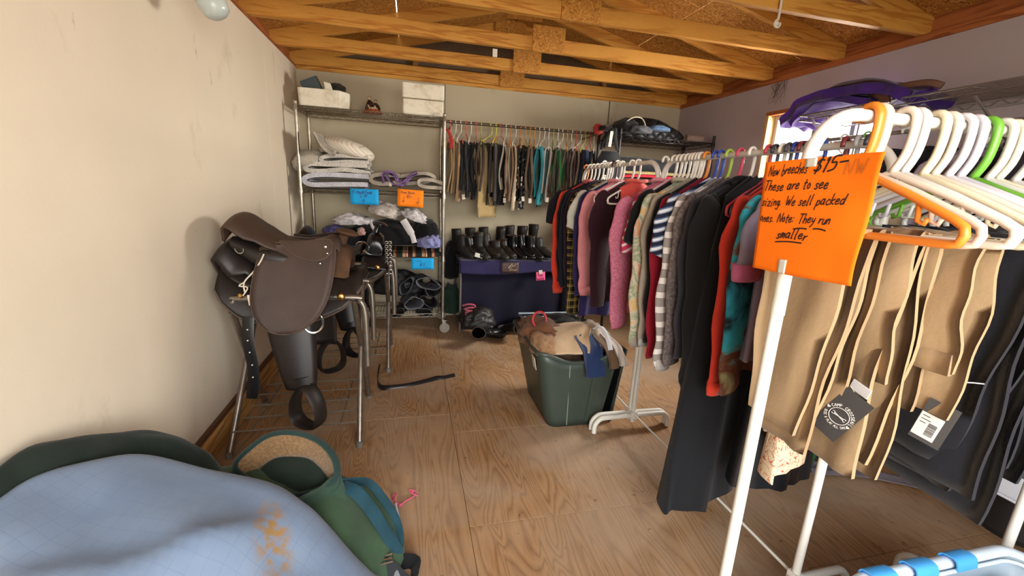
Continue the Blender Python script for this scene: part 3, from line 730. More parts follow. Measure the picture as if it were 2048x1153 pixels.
k.ico(at(789, 1000, z=.012), .007, 1); k.ico(at(801, 1011, z=.010), .008, 1); k.ico(at(824, 985, z=.012), .007, 1)
tag(k.build('baling_twine', PINK_S), 'knotted pink twine lying on the floor beside the green blanket', 'twine')
k = MB(); k.tube(smooth_path([at(791, 1008, z=.01), at(796, 1030, z=.008), at(802, 1052, z=.006), at(804, 1066, z=.005), at(800, 1074, z=.005)], 5), .0042, 6)
tag(k.build('loose_cord', plain('pale_cord', '#b9bccb', .7)), 'short pale cord on the floor next to the pink twine', 'cord')

# hanging plastic jug near the left wall, under the trusses
jg = thing('hanging_jug', 'pale translucent plastic jug hanging by a wire hoop at the top left', 'jug', (-.79, 1.83, 1.92))
JUG = plain('milky_plastic', '#bfc8c4', .3, var=.15); jc = V(-.775, 2.12, 2.015)
R = Matrix.Rotation(radians(-28), 3, 'Y')
k = MB(); k.lathe([(0, -.085), (.03, -.082), (.048, -.066), (.052, -.04), (.052, .10), (.045, .13), (.022, .155), (.02, .185)], jc, 20, R); k.build('bottle', JUG, jg)
k = MB(); k.lathe([(0.0535, .03), (.0535, .05)], jc, 20, R); k.build('label_band', plain('pale_blue_band', '#8fc0cf', .4), jg)
k = MB(); k.lathe([(0, .215), (.024, .213), (.025, .18)], jc, 16, R); k.build('cap', plain('magenta_cap', '#a03a58', .4), jg)
c2 = jc+V(-.105, -.02, .075)
k = MB(); k.tube([c2+V(.055*cos(a), 0.01*sin(a), .085*sin(a)) for a in [2*pi*i/22 for i in range(22)]], .004, 6, closed=True); k.build('wire_hoop', WIREM, jg)
k = MB(); k.tube([jc+R@V(0, 0, .2), jc+V(-.09, 0, .27)], .002, 5); k.build('hanging_wire', WIREM, jg)
# ---------------------------------------------------------------- lettering: a single-stroke hand
GL = {'A': [[(0, 0), (.3, 1), (.6, 0)], [(.12, .4), (.48, .4)]], 'B': [[(0, 0), (0, 1), (.4, .95), (.45, .7), (.1, .52), (.5, .4), (.45, .05), (0, 0)]], 'C': [[(.55, .85), (.3, 1), (.05, .7), (.05, .3), (.3, 0), (.55, .15)]],
 'D': [[(0, 0), (0, 1), (.4, .85), (.52, .5), (.4, .1), (0, 0)]], 'E': [[(.5, 1), (0, 1), (0, 0), (.5, 0)], [(0, .52), (.4, .52)]], 'F': [[(.55, 1), (0, 1), (0, 0)], [(0, .55), (.4, .55)]], 'I': [[(.1, 0), (.1, 1)]], 'L': [[(0, 1), (0, 0), (.45, 0)]],
 'M': [[(0, 0), (.06, 1), (.35, .35), (.62, 1), (.7, 0)]], 'N': [[(0, 0), (.05, 1), (.5, 0), (.6, 1)]], 'O': [[(.3, 1), (.05, .75), (.05, .25), (.3, 0), (.55, .25), (.55, .75), (.3, 1)]], 'P': [[(0, 0), (.03, 1), (.42, .95), (.48, .65), (.05, .45)]],
 'R': [[(0, 0), (0, 1), (.42, .95), (.46, .65), (.05, .5), (.5, 0)]], 'S': [[(.5, .85), (.25, 1), (.05, .8), (.45, .35), (.35, .05), (0, .12)]], 'T': [[(0, 1), (.6, 1)], [(.3, 1), (.28, 0)]], 'W': [[(0, 1), (.18, 0), (.38, .7), (.55, 0), (.78, 1)]], 'Y': [[(0, 1), (.28, .5), (.58, 1)], [(.28, .5), (.26, 0)]],
 'a': [[(.4, .5), (.15, .52), (.02, .25), (.15, 0), (.35, .15), (.42, .5), (.42, .1), (.52, 0)]], 'b': [[(.05, 1), (.03, .02), (.3, 0), (.42, .25), (.28, .48), (.05, .4)]], 'c': [[(.4, .45), (.2, .52), (.03, .25), (.18, 0), (.42, .08)]], 'd': [[(.4, .45), (.15, .5), (.02, .22), (.18, 0), (.4, .2), (.48, 1), (.46, 0)]],
 'e': [[(.04, .25), (.38, .32), (.3, .52), (.08, .42), (.05, .12), (.22, 0), (.45, .1)]], 'f': [[(.4, .95), (.22, .95), (.15, .6), (.12, 0)], [(0, .5), (.35, .5)]], 'g': [[(.4, .48), (.12, .5), (.05, .2), (.25, .08), (.4, .45), (.36, -.35), (.05, -.3)]], 'h': [[(.03, 1), (.02, 0), (.08, .35), (.28, .5), (.38, .3), (.4, 0)]],
 'i': [[(.08, .5), (.08, .02), (.18, 0)], [(.1, .72), (.11, .76)]], 'k': [[(.03, 1), (.03, 0)], [(.38, .5), (.05, .25), (.4, 0)]], 'l': [[(.1, 1), (.08, .05), (.2, 0)]], 'm': [[(.02, 0), (.05, .5), (.2, .45), (.22, 0), (.28, .42), (.42, .45), (.46, 0)]], 'n': [[(.02, 0), (.04, .5), (.1, .35), (.3, .48), (.36, 0)]],
 'o': [[(.22, .5), (.04, .28), (.2, 0), (.4, .22), (.22, .5)]], 'p': [[(.03, .5), (.02, -.4)], [(.03, .38), (.25, .52), (.4, .25), (.2, .02), (.03, .12)]], 'r': [[(.03, .5), (.04, 0), (.1, .35), (.32, .5)]], 's': [[(.35, .45), (.15, .52), (.08, .35), (.32, .18), (.2, 0), (.02, .06)]], 't': [[(.15, .85), (.13, .05), (.28, 0)], [(0, .55), (.32, .58)]],
 'u': [[(.02, .5), (.04, .1), (.2, 0), (.36, .2), (.38, .5), (.4, 0)]], 'w': [[(.0, .5), (.1, 0), (.24, .4), (.36, 0), (.52, .5)]], 'y': [[(.02, .5), (.08, .15), (.3, .2)], [(.38, .5), (.3, -.1), (.05, -.4)]], 'z': [[(0, .5), (.35, .5), (.03, 0), (.4, .02)]],
 '0': [[(.25, 1), (.05, .5), (.25, 0), (.45, .5), (.25, 1)]], '1': [[(.1, .8), (.2, 1), (.18, 0)]], '2': [[(.03, .8), (.25, 1), (.42, .75), (.03, .02), (.48, .04)]], '5': [[(.5, 1), (.12, .98), (.06, .58), (.38, .58), (.42, .15), (.05, 0)]], '4': [[(.35, 0), (.35, 1), (.02, .35), (.5, .35)]], '$': [[(.45, .82), (.2, .88), (.08, .65), (.42, .38), (.3, .1), (.02, .18)], [(.27, 1.05), (.2, -.08)]],
 '-': [[(.02, .42), (.5, .45)]], '.': [[(.05, .0), (.08, .04)]], ':': [[(.08, .05), (.1, .09)], [(.09, .42), (.11, .46)]], '&': [[(.5, 0), (.1, .75), (.22, 1), (.35, .8), (.03, .2), (.2, 0), (.48, .35)]], '^': [[(.2, -.2), (.22, 1.1), (.0, .55)], [(.22, 1.1), (.46, .6)]], 'v': [[(.22, 1.2), (.2, -.1), (.0, .4)], [(.2, -.1), (.44, .42)]], '~': [[(0, .1), (.35, -.02), (.7, .12)]], ' ': []}
def letters(mb, text, org, du, dv, h, wd, slant=.12, gap=.17, wmin=.28, off=None, jitter=.0, rng=random):
    "write text as thin flat ribbons: org lower left, du/dv unit vectors along and up, h capital height"
    x = 0; nn = du.cross(dv).normalized()
    for ch in text:
        st = GL.get(ch, [])
        wch = max([p[0] for s_ in st for p in s_], default=.22)
        jy = rng.uniform(-jitter, jitter)
        for s_ in st:
            P = smooth_path([V(a+b*slant, b+jy, 0) for a, b in s_], 3) if len(s_) > 2 else [V(a+b*slant, b+jy, 0) for a, b in s_]
            Q = [org+du*((x+p.x)*h)+dv*(p.y*h) for p in P]
            vs = []
            for i, q in enumerate(Q):
                t = (Q[min(i+1, len(Q)-1)]-Q[max(i-1, 0)]); t = t.normalized() if t.length > 1e-9 else du
                sd = nn.cross(t)*wd/2
                ex = (-t*wd*.4 if i == 0 else t*wd*.4 if i == len(Q)-1 else V(0, 0, 0))
                vs += [q+sd+ex+nn*.0006, q-sd+ex+nn*.0006]
            mb.add(vs, [(2*i, 2*i+1, 2*i+3, 2*i+2) for i in range(len(Q)-1)])
        x += max(wch, wmin if ch != ' ' else .3)+gap
    return x*h
def paper_mat(name, col, rough=.7):
    t = NT(name); t.color(t.mix(1.0, col, t.ramp(t.noise(6, 3), [(.3, .95), (.7, 1.0)]), 'MULTIPLY')).set(Roughness=rough, Specular_IOR_Level=.2); return t.m
P_BLUE = paper_mat('blue_card', '#1ea2e2'); P_ORANGE = paper_mat('orange_card', '#ff8a1c'); P_PINK = paper_mat('pink_card', '#f4669a'); P_ORANGE2 = paper_mat('bright_orange_card', '#ff7a12')
INK = plain('black_marker', '#1d1216', .5); INKB = plain('blue_marker', '#123a8a', .5); INKR = plain('dark_red_marker', '#5a1a12', .5); TAPEW = plain('white_tape', '#d9d6cb', .45)
def card(label, p, w_, h_, mat, lines, ink, ink_w, tilt=0, name='price_card', clip=False, rz=0):
    t = thing(name, label, 'sign', tuple(p)); R = Matrix.Rotation(rz, 3, 'Z')@Matrix.Rotation(tilt, 3, 'Y')
    du, dv = R@V(1, 0, 0), R@V(0, 0, 1); nn = du.cross(dv)
    k = MB(); k.grid(lambda u, v: Vector(p)+du*((u-.5)*w_)+dv*((v-.5)*h_)-nn*(.004*sin(3*u)*(1-v)), 8, 6); PP_ = k.build('paper', mat, t, solid=.0008, ang=180)
    k = MB()
    for tx, x, y, h in lines: letters(k, tx, Vector(p)+du*((x-.5)*w_)+dv*((y-.5)*h_)+nn*.0022, du, dv, h*h_, ink_w)
    k.build('writing', ink, PP_, smooth=False)
    if clip: MB().box(Vector(p)+dv*(h_*.5)+nn*.003, (.034, .004, .035), R=R).build('tape', TAPEW, t, smooth=False)
    return t

# ---------------------------------------------------------------- chrome wire shelving at the back left
def wire_shelf(k, x0, x1, y0, y1, z, r=.0028, step=.026, brace=True):
    for zz in (z, z-.030):
        k.tube([(x0, y0, zz), (x1, y0, zz), (x1, y1, zz), (x0, y1, zz)], .0034, 6, closed=True)
    n = int((x1-x0)/step)
    for i in range(n+1):
        x = x0+(x1-x0)*i/n; k.tube([(x, y0, z+.004), (x, y1, z+.004)], r*.75, 4, cap=False)
    for f in (.3, .7): k.tube([(x0, y0+(y1-y0)*f, z-.002), (x1, y0+(y1-y0)*f, z-.002)], r, 5)
    for y in (y0, y1):
        m_ = int((x1-x0)/.045); k.tube([(x0+(x1-x0)*i/m_, y, z-(.030 if i % 2 else 0)) for i in range(m_+1)], r*.8, 4)
    for x in (x0, x1):
        m_ = max(4, int((y1-y0)/.045)); k.tube([(x, y0+(y1-y0)*i/m_, z-(.030 if i % 2 else 0)) for i in range(m_+1)], r*.8, 4)
def shelving(label, x0, x1, y0, y1, top, levels, mat, mwire, caster=True):
    t = thing('wire_shelving', label, 'shelf', ((x0+x1)/2, (y0+y1)/2, 0))
    for x in (x0, x1):
        for y in (y0, y1):
            k = MB(); zb = .115 if caster else .012
            k.tube([(x, y, zb), (x, y, top)], .0127, 12)
            for i in range(int((top-zb)/.0254)): k.tube([(x, y, zb+.0254*i), (x, y, zb+.0254*i+.003)], .0133, 10, cap=False)
            k.lathe([(0.0, .006), (.012, .004), (.0135, -.004)], (x, y, top), 12); k.build('post', mat, t)
            if caster:
                k = MB(); k.tube([(x+.018, y+.014, .046), (x+.018, y-.014, .046)], .046, 24); CA_ = k.build('caster', plain('caster_grey', '#8d8478', .5), t)
                k = MB()
                for s_ in (-1, 1): k.box((x+.012, y+s_*.019, .078), (.030, .004, .080))
                k.box((x+.018, y, .118), (.045, .04, .005)); k.tube([(x, y, .115), (x+.012, y, .12)], .012, 8); k.build('caster_fork', mat, CA_)
    for z in levels:
        k = MB(); wire_shelf(k, x0+.006, x1-.006, y0+.006, y1-.006, z); s_ = k.build('shelf', mwire, t, kind='stuff', ang=180)
        for x in (x0, x1):
            for y in (y0, y1):
                k = MB(); k.lathe([(.0135, .012), (.018, -.032), (.0135, -.032)], (x, y, z), 12); k.build('shelf_sleeve', mat, s_)
    return t
SY = 3.77
CHROMEW = plain('dull_chrome_post', '#b9b0a2', .3, .9, .35, 30); CHROMED = plain('dusty_chrome_wire', '#8d8374', .4, .75, .3, 30)
shelving('chrome wire shelving on casters, in the back left corner', -.855, .278, SY, 4.19, 1.905, (1.875, 1.25, .70, .18), CHROMEW, CHROMED)
FOAM = None
def m_foam():
    t = NT('dirty_white_foam'); v = t.n('TexVoronoi'); v.inputs['Scale'].default_value = 220; t.l(t.co, v.inputs['Vector'])
    d = t.ramp(t.noise(9, 6, rough=.7), [(.5, 0.0), (.72, .55)]); c = t.mix(d, '#e9e3d0', '#a8986c')
    c = t.mix(t.ramp(t.noise(45, 3), [(.68, 0.0), (.74, .8)]), c, '#5e5238')
    t.color(c).set(Roughness=.8, Specular_IOR_Level=.3); t.bump(v.outputs['Distance'], .25, .002); return t.m
FOAM = m_foam()
def tub(k, x0, x1, y0, y1, z0, z1, th):
    k.b2((x0, y0, z0), (x1, y1, z0+th)); k.b2((x0, y0, z0+th), (x1, y0+th, z1)); k.b2((x0, y1-th, z0+th), (x1, y1, z1)); k.b2((x0, y0+th, z0+th), (x0+th, y1-th, z1)); k.b2((x1-th, y0+th, z0+th), (x1, y1-th, z1))
fb = thing('foam_box', 'open white foam box holding dark scraps, on the top left of the chrome shelving', 'box', (-.66, 3.93, 1.885))
def octbox(name, parent, x0, x1, y0, y1, z0, z1, th, open_top=True):
    c = .06; k = MB()
    out = [(x0+c*.3, y0), (x1-c, y0), (x1, y0+c*1.6), (x1, y1-c), (x1-c, y1), (x0+c*.3, y1), (x0, y1-c*.3), (x0, y0+c*.3)]
    cx, cy = (x0+x1)/2, (y0+y1)/2; inn = [(cx+(a-cx)*(1-2*th/(x1-x0)), cy+(b-cy)*(1-2*th/(y1-y0))) for a, b in out]; n = len(out)
    sh = lambda L, z, f=1: [(cx+(a-cx)*f, cy+(b-cy)*f, z) for a, b in L]
    vs = sh(out, z0, .96)+sh(out, z1)+sh(inn, z1)+sh(inn, z0+th, .95)
    fs = [tuple(range(n))[::-1], tuple(range(3*n, 4*n))]
    for r_ in range(3): fs += [(r_*n+i, r_*n+(i+1) % n, (r_+1)*n+(i+1) % n, (r_+1)*n+i) for i in range(n)]
    k.add(vs, fs); return k.build(name, FOAM, parent, bevel=.005, smooth=False)
octbox('foam_tub', fb, -.845, -.475, 3.80, 4.10, 1.884, 2.013, .03)
tb = thing('dark_box', 'small dark teal box leaning in the open foam box', 'box', (-.75, 3.92, 1.93))
TEALB = plain('dark_teal_box', '#1d3136', .5, var=.3)
R = Matrix.Rotation(radians(-24), 3, 'Y')@Matrix.Rotation(radians(14), 3, 'X')
MB().box((-.745, 3.92, 2.02), (.13, .10, .17), R=R).build('carton', TEALB, tb, smooth=False, bevel=.004)
MB().box(V(-.745, 3.92, 2.02)+R@V(.0, -.03, .086), (.12, .05, .006), R=R).build('carton_flap', plain('teal_flap', '#2a4448', .5), tb, smooth=False)
def crumple(c, r, seed, amp=.28, sub=4, freq=2.2, flat=.35, R=None, k=None):
    "a crumpled cloth lump: ridged creases, flattened beneath"
    k = k or MB()
    def fn(p):
        q = p*freq; n1 = 1-abs(nz(q, 1, seed))*2; n2 = 1-abs(nz(q, 2.3, seed+3))*2; n3 = nz(q, .8, seed+9)
        f = 1+amp*(.55*n3+.5*(n1-.55)+.25*(n2-.5)); p = p*f
        if p.z < -flat: p.z = -flat+(p.z+flat)*.15
        return p
    k.ico(c, r, sub, fn, R=R); return k
def lump(name, label, cat, px, y, rw, rh, ry, seed, mat, group=None, amp=.3, rot=0, parent=None, sub=4, freq=2.2, lift=0):
    c = at(px[0], px[1], y=y); k = crumple(c, (rw, ry, rh), seed, amp, sub, freq, R=Matrix.Rotation(rot, 3, 'Y'))
    o = k.build(name, mat, parent, ang=180)
    if parent is None: tag(o, label, cat, group)
    return o
k = MB(); k.prism([(-.02, -.04), (.05, -.05), (.02, .05), (-.03, .06)], lambda a, b, h: (-.63+a, 3.86+h, 2.02+b), .02); tag(k.build('foam_scrap', FOAM, bevel=.003), 'chipped white foam scrap sticking up out of the foam box', 'foam')
lump('dark_rag', 'dusty dark rag bunched in the right end of the foam box', 'rag', (672, 178), 3.95, .075, .04, .07, 4, fabric('#2e2a22', .95, .5))
fc = thing('foam_cooler', 'closed white foam cooler, on the top right of the chrome shelving', 'cooler', (.11, 3.94, 1.885))
for nm, z0, z1, g in (('cooler_base', 1.884, 2.004, 0), ('cooler_lid', 2.010, 2.128, .004)):
    k = MB(); k.b2((-.058-g, 3.80-g, z0), (.272+g, 4.09, z1)); k.build(nm, FOAM, fc, smooth=False, bevel=.012)
fg = thing('figurine', 'small painted figurine group on a round orange base, on the top of the chrome shelving', 'figurine', (-.30, 3.93, 1.882))
k = MB(); k.lathe([(0, 0), (.075, 0), (.078, .006), (.068, .022), (.05, .03), (0, .032)], (-.30, 3.93, 1.880), 28); k.build('orange_base', plain('terracotta_glaze', '#b4572a', .5, var=.3), fg)
DK = plain('dark_figurine_glaze', '#3a241c', .4, var=.5, vs=40); PL = plain('cream_figurine_glaze', '#c9ab86', .45, var=.5, vs=50)
for x, h, sd in ((-.325, .085, 1), (-.275, .062, -1)):
    k = MB(); k.lathe([(0, 0), (.034, 0), (.036, .012), (.028, .035), (.016, h*.75), (.010, h*.86), (.0, h*.88)], (x, 3.92, 1.910), 14); k.tube(smooth_path([(x+.012, 3.91, 1.91+h*.72), (x+.026*sd+.01, 3.895, 1.91+h*.5), (x+.012*sd, 3.885, 1.91+h*.42)], 4), .006, 6); k.build('robe', DK, fg)
    k = MB(); k.ico((x, 3.918, 1.912+h), (.0125, .0125, .0155), 2); k.build('head', PL, fg)
    k = MB(); k.ico((x, 3.923, 1.918+h), (.014, .013, .012), 2); k.build('hair', DK, fg)
    k = MB(); k.tube([(x-.01, 3.893, 1.94), (x+.004, 3.886, 1.918), (x+.016, 3.892, 1.911)], .006, 6); k.build('sleeve', PL, fg)
k = crumple(V(-.30, 3.895, 1.915), (.03, .02, .014), 5); k.build('figurine_drape', PL, fg)

# folded saddle pads on the second shelf
FLW = fleece('#e8e2d8', 'white_fleece'); FLB = fleece('#dfdfe8', 'cool_white_fleece'); FLG = fleece('#c9bfae', 'oatmeal_fleece')
QUILT = stripes('quilted_white_cotton', [('#e6ddcd', .8), ('#c8bca8', .2)], .022, 'X', .01, (0, .7, .4))
def pad(label, pts, th, mat, y0=3.78, length=.34, seed=0, name='saddle_pad', wob=.004, group=None, n=5):
    P = [at(a, b, y=y0) for a, b in pts]
    k = MB(); k.strip(smooth_path([V(p.x, y0+length/2, p.z) for p in P], n), th, (0, 1, 0), length, wob, 9, seed=seed)
    return tag(k.build(name, mat, ang=120), label, 'saddle pad' if name == 'saddle_pad' else 'cloth', group)
pad('cool white fleece saddle pad at the very bottom of the left stack', [(738, 354), (650, 350), (618, 352), (608, 360), (622, 368), (660, 370), (736, 371)], .050, FLB, seed=1)
pad('white fleece saddle pad folded second from the bottom of the left stack', [(742, 347), (690, 341), (640, 343), (612, 338), (622, 328), (660, 329), (735, 333)], .046, FLW, seed=2, y0=3.80)
pad('white fleece saddle pad folded third from the bottom of the left stack', [(738, 327), (690, 323), (652, 324), (641, 317), (655, 311), (690, 312), (735, 316)], .040, FLW, seed=3, y0=3.81)
k = crumple(at(618, 322, y=3.93), (.135, .16, .085), 66, .16, 4, 1.8, flat=.7, R=Matrix.Rotation(radians(-22), 3, 'Y')); tag(k.build('saddle_pad', FLG, ang=180), 'cream fleece saddle pad humped at the left end of the stack, behind the post', 'saddle pad')
k = crumple(at(696, 299, y=3.93), (.215, .17, .078), 64, .10, 4, 1.6, flat=.8, R=Matrix.Rotation(radians(15), 3, 'Y')); tag(k.build('saddle_pad', QUILT, ang=180), 'quilted white saddle pad tilted on top of the left stack', 'saddle pad')
k = MB(); k.strip(smooth_path([at(a, b, y=3.80) for a, b in ((634, 268), (642, 282), (655, 298), (672, 308))], 4), .04, (0, 1, 0), .26, .006, 8, seed=5); tag(k.build('saddle_pad', FLG, ang=120), 'cream pad edge standing up at the left of the quilted pad', 'saddle pad')
pad('grey-white fleece pad folded flat under the quilted one', [(640, 302), (660, 296), (690, 304), (720, 314)], .055, FLG, seed=6, y0=3.85, length=.28)
pad('oatmeal fleece pad rolled at the left of the right group, second shelf', [(805, 366), (765, 368), (744, 362), (745, 352), (765, 349), (800, 354)], .044, FLG, seed=7)
pad('oatmeal fleece pad folded in the middle of the right group, under the purple cloth', [(795, 366), (830, 366), (862, 362), (868, 354), (845, 347), (800, 352)], .040, FLG, seed=8, y0=3.86, length=.28)
pad('oatmeal fleece pad folded at the right end of the second shelf by the post', [(884, 377), (850, 373), (838, 367), (842, 360), (865, 361), (885, 368)], .038, FLG, seed=9)
pc = thing('purple_fly_mask', 'purple cloth mask with a white tag, lying on the right group of pads', 'cloth', tuple(at(795, 368, y=3.82)))
PUR = fabric('#7f5c96', .8, .35)
k = MB(); k.strip(smooth_path([at(a, b, y=3.81) for a, b in ((768, 366), (767, 352), (776, 346), (790, 350), (797, 362), (808, 364), (822, 352), (834, 345))], 5), .016, (0, 1, 0), .16, .008, 7, seed=3); k.build('mask_cloth', PUR, pc, ang=120)
k = MB(); k.strip(smooth_path([at(a, b, y=3.77) for a, b in ((772, 350), (784, 366), (800, 372), (812, 366))], 5), .012, (0, 1, 0), .06, .004, 5, seed=4); k.build('mask_strap', PUR, pc, ang=120)
MB().box(at(781, 368, y=3.765), (.022, .003, .04), R=Matrix.Rotation(.15, 3, 'Y')).build('white_tag', plain('tag_card', '#e2d9cc', .7), pc, smooth=False)

ysign = SY-.014
card('blue card reading Fitted Pads on the front edge of the second shelf', at(729, 394, y=ysign), .222, .126, P_BLUE, [('Fitted Pads', .10, .70, .19), ('5.', .33, .44, .20), ('0 0', .50, .54, .10), ('~', .50, .50, .16), ('^', .42, .06, .26)], INKB, .0042)
card('orange card with two arrows on the front edge of the second shelf', at(821, 397, y=ysign-.004), .213, .142, P_ORANGE, [('Prom Shirts', .14, .76, .13), ('$2-', .36, .52, .17), ('v', .19, .26, .26), ('v', .74, .22, .30)], INKR, .0032, tilt=radians(2))
card('blue price card on the front edge of the third shelf', at(845, 528, y=ysign), .195, .10, P_BLUE, [('~~', .20, .74, .30), ('$ 5', .40, .30, .24), ('~', .62, .20, .2)], INKB, .004)

# heap of shirts on the third shelf
WCL = fabric('#d8d3d4', .85, .25); WCL2 = fabric('#c9bfb6', .85, .25); BLK = fabric('#101014', .9, .3); LAV = fabric('#8f92c4', .8, .4); DPUR = fabric('#4f4a78', .85, .4); PKW = fabric('#cfa9a0', .8, .3)
lump('folded_shirt', 'big black shirt bundle in the middle of the heap on the third shelf', 'shirt', (775, 474), 3.98, .33, .15, .17, 11, BLK, amp=.22)
lump('folded_shirt', 'black shirt bundle at the left of the heap, behind the black saddle', 'shirt', (690, 478), 3.96, .17, .10, .17, 12, BLK, amp=.25)
lump('folded_shirt', 'black shirt at the right of the heap, above the lavender one', 'shirt', (852, 465), 3.97, .12, .12, .14, 13, BLK, amp=.25)
lump('folded_shirt', 'white and grey shirt crumpled on the top left of the heap', 'shirt', (706, 442), 3.92, .15, .062, .13, 14, WCL, amp=.5, freq=3.0)
lump('folded_shirt', 'white shirt piled highest on the heap, below the blue card', 'shirt', (768, 424), 3.93, .125, .085, .13, 15, WCL2, amp=.5, freq=2.8, rot=.25)
lump('folded_shirt', 'white shirt crumpled on the heap below the orange card', 'shirt', (828, 434), 3.92, .105, .07, .12, 16, WCL, amp=.5, freq=3.0, rot=.35)
lump('folded_shirt', 'lavender shirt crumpled at the right end of the heap', 'shirt', (858, 486), 3.90, .10, .085, .13, 17, LAV, amp=.5, freq=3.2)
lump('folded_shirt', 'dull purple shirt at the left end of the heap', 'shirt', (668, 462), 3.88, .085, .05, .10, 18, DPUR, amp=.5, freq=3)
lump('folded_shirt', 'pinkish cloth end in the heap, above the black horn', 'shirt', (723, 466), 3.84, .035, .045, .05, 19, PKW, amp=.5)
lump('folded_shirt', 'small white cloth end in the left of the heap', 'shirt', (686, 474), 3.82, .03, .035, .04, 20, WCL, amp=.5)
for L, lb in (([(742, 440), (744, 452), (752, 466), (757, 482)], 'white ribbon trailing down the black bundle above the black horn'), ([(806, 440), (816, 456), (824, 470), (829, 486)], 'white shirt sleeve hanging down the heap below the orange card')):
    k = MB(); k.tube(smooth_path([at(a, b, y=3.795) for a, b in L], 5), [.03]*10+[.022]*6 if 'sleeve' in lb else .012, 8, flat=(1, .3), up=(1, 0, 0)); tag(k.build('shirt_end', WCL), lb, 'cloth')
PLAIDB = stripes('striped_saddle_blanket', [('#1e2a24', .30), ('#a88a6a', .16), ('#8a2f2a', .05), ('#d8cdb8', .05), ('#8a2f2a', .04), ('#26221f', .22), ('#a88a6a', .12), ('#8a2f2a', .06)], .165, 'X')
k = MB(); k.strip(smooth_path([V(a, 3.96, b) for a, b in ((-.83, .725), (-.5, .725), (-.1, .725), (.16, .728), (.25, .74))], 6), .05, (0, 1, 0), .42, .004, 8, seed=2)
tag(k.build('striped_blanket', PLAIDB, ang=120), 'green tan and red striped blanket folded under the heap on the third shelf', 'blanket')

# half chaps and boots on the lowest shelf
CHAPS = [leather('charcoal_chap', '#35373c', .6, .5), leather('black_chap', '#1b1c20', .5, .4), leather('grey_chap', '#54575e', .65, .4)]
for i, (px, py, rx, rz_, ang, m_, lb) in enumerate(((812, 570, .085, .045, .9, 0, 'charcoal half chap lying at the top left of the pile on the lowest shelf'), (850, 566, .095, .05, -.3, 2, 'grey half chap on the top of the pile on the lowest shelf'), (822, 605, .075, .055, .3, 2, 'grey half chap curled at the bottom left of the pile'), (858, 600, .085, .05, -.35, 1, 'black half chap with its open end facing out, right of the pile'), (852, 622, .09, .042, -.15, 0, 'charcoal half chap lying lowest in the pile at the shelf edge'), (800, 622, .08, .04, .2, 1, 'black half chap at the bottom left of the lowest shelf'), (868, 578, .07, .06, 0, 1, 'black half chap leaning against the right post on the lowest shelf'))):
    c = at(px, py, y=3.86); k = MB(); R = Matrix.Rotation(-ang, 3, 'Y')
    ring = [R@V(rx*cos(a)*(1+.12*sin(2*a+i)), 0, rz_*sin(a)*(1+.15*cos(3*a+i))) for a in [2*pi*j/26 for j in range(26)]]
    L = .24
    k.grid(lambda u, v: c+ring[round(v*26) % 26]*(1-.25*u+.06*sin(7*u+i))+V(.03*sin(3*u+i), -.06+L*u, 0), 8, 26, cv=True)
    o = k.build('half_chap', CHAPS[m_], solid=.008, ang=180); tag(o, lb, 'half chap')
lump('half_chap', 'crumpled black half chap at the back of the lowest shelf', 'half chap', (800, 575), 4.05, .22, .16, .10, 23, CHAPS[1], amp=.35)
lump('hay_net', 'dark green net bundle on the floor between the chrome shelving and the boot table', 'net', (902, 608), 4.08, .085, .20, .10, 29, fabric('#23392c', .9, .5), amp=.4, freq=3)
lump('tack_bag', 'black bag standing behind the left end of the boot table', 'bag', (902, 535), 4.18, .075, .26, .08, 31, BLK, amp=.2)
# ---------------------------------------------------------------- boot table
BT = thing('boot_table', 'folding table under a navy cloth, at the back wall between the two shelvings', 'table', (.9, 4.0, 0))
tx0, tx1, ty0, ty1, tz = .425, 1.50, 3.755, 4.25, .682
MB().b2((tx0, ty0, tz-.03), (tx1, ty1, tz)).build('tabletop', plain('table_board', '#4a4452', .6), BT, smooth=False, bevel=.006)
for x in (tx0+.012, tx1-.02):
    for y in (ty0+.015, ty1-.02):
        k = MB(); k.tube([(x, y, 0), (x, y, tz-.03)], .0115, 10); k.build('leg', plain('grey_leg', '#77716c', .4, .6), BT)
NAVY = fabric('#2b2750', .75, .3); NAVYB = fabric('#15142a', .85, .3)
tc = thing('table_cloth', 'navy cloth with a brown leather patch, hanging over the front of the boot table', 'tablecloth', (.9, 3.75, .55))
k = MB(); k.grid(lambda u, v: (tx0-.006+(tx1-tx0+.012)*u, (ty1-.01+(ty0-.008-ty1)*min(1, v/.45)) - (.006+.012*abs(sin(9*u+1))*max(0, v-.5)), tz+.004-(max(0, v-.45)/.55)*(.118+.014*sin(6*u))), 50, 16); k.build('cover', NAVY, tc, solid=.003, ang=70)
k = MB(); k.grid(lambda u, v: (.80+.165*u, ty0-.031-.004*sin(pi*v), tz-.012-.10*v), 8, 6); k.build('leather_patch', leather('brown_patch', '#4c3a33', .5), tc, solid=.003)
k = MB(); c = V(.895, ty0-.038, tz-.05)
k.tube(smooth_path([c+V(-.03, 0, -.012), c+V(-.012, 0, .004), c+V(.004, 0, .03), c+V(.008, 0, .004), c+V(.03, 0, .012), c+V(.034, 0, .032)], 4), .0025, 5); k.tube(smooth_path([c+V(-.02, 0, -.035), c+V(.005, 0, -.03), c+V(.04, 0, -.034), c+V(.05, 0, -.022)], 4), .0025, 5); k.tube([c+V(-.012+.012*cos(a), 0, -.005+.014*sin(a)) for a in [2*pi*i/10 for i in range(10)]], .0022, 5, closed=True)
k.build('tooled_emblem', plain('worn_tooling', '#b9a590', .5), tc, kind='stuff')
for px in ((988, 539), (990, 546)): pass
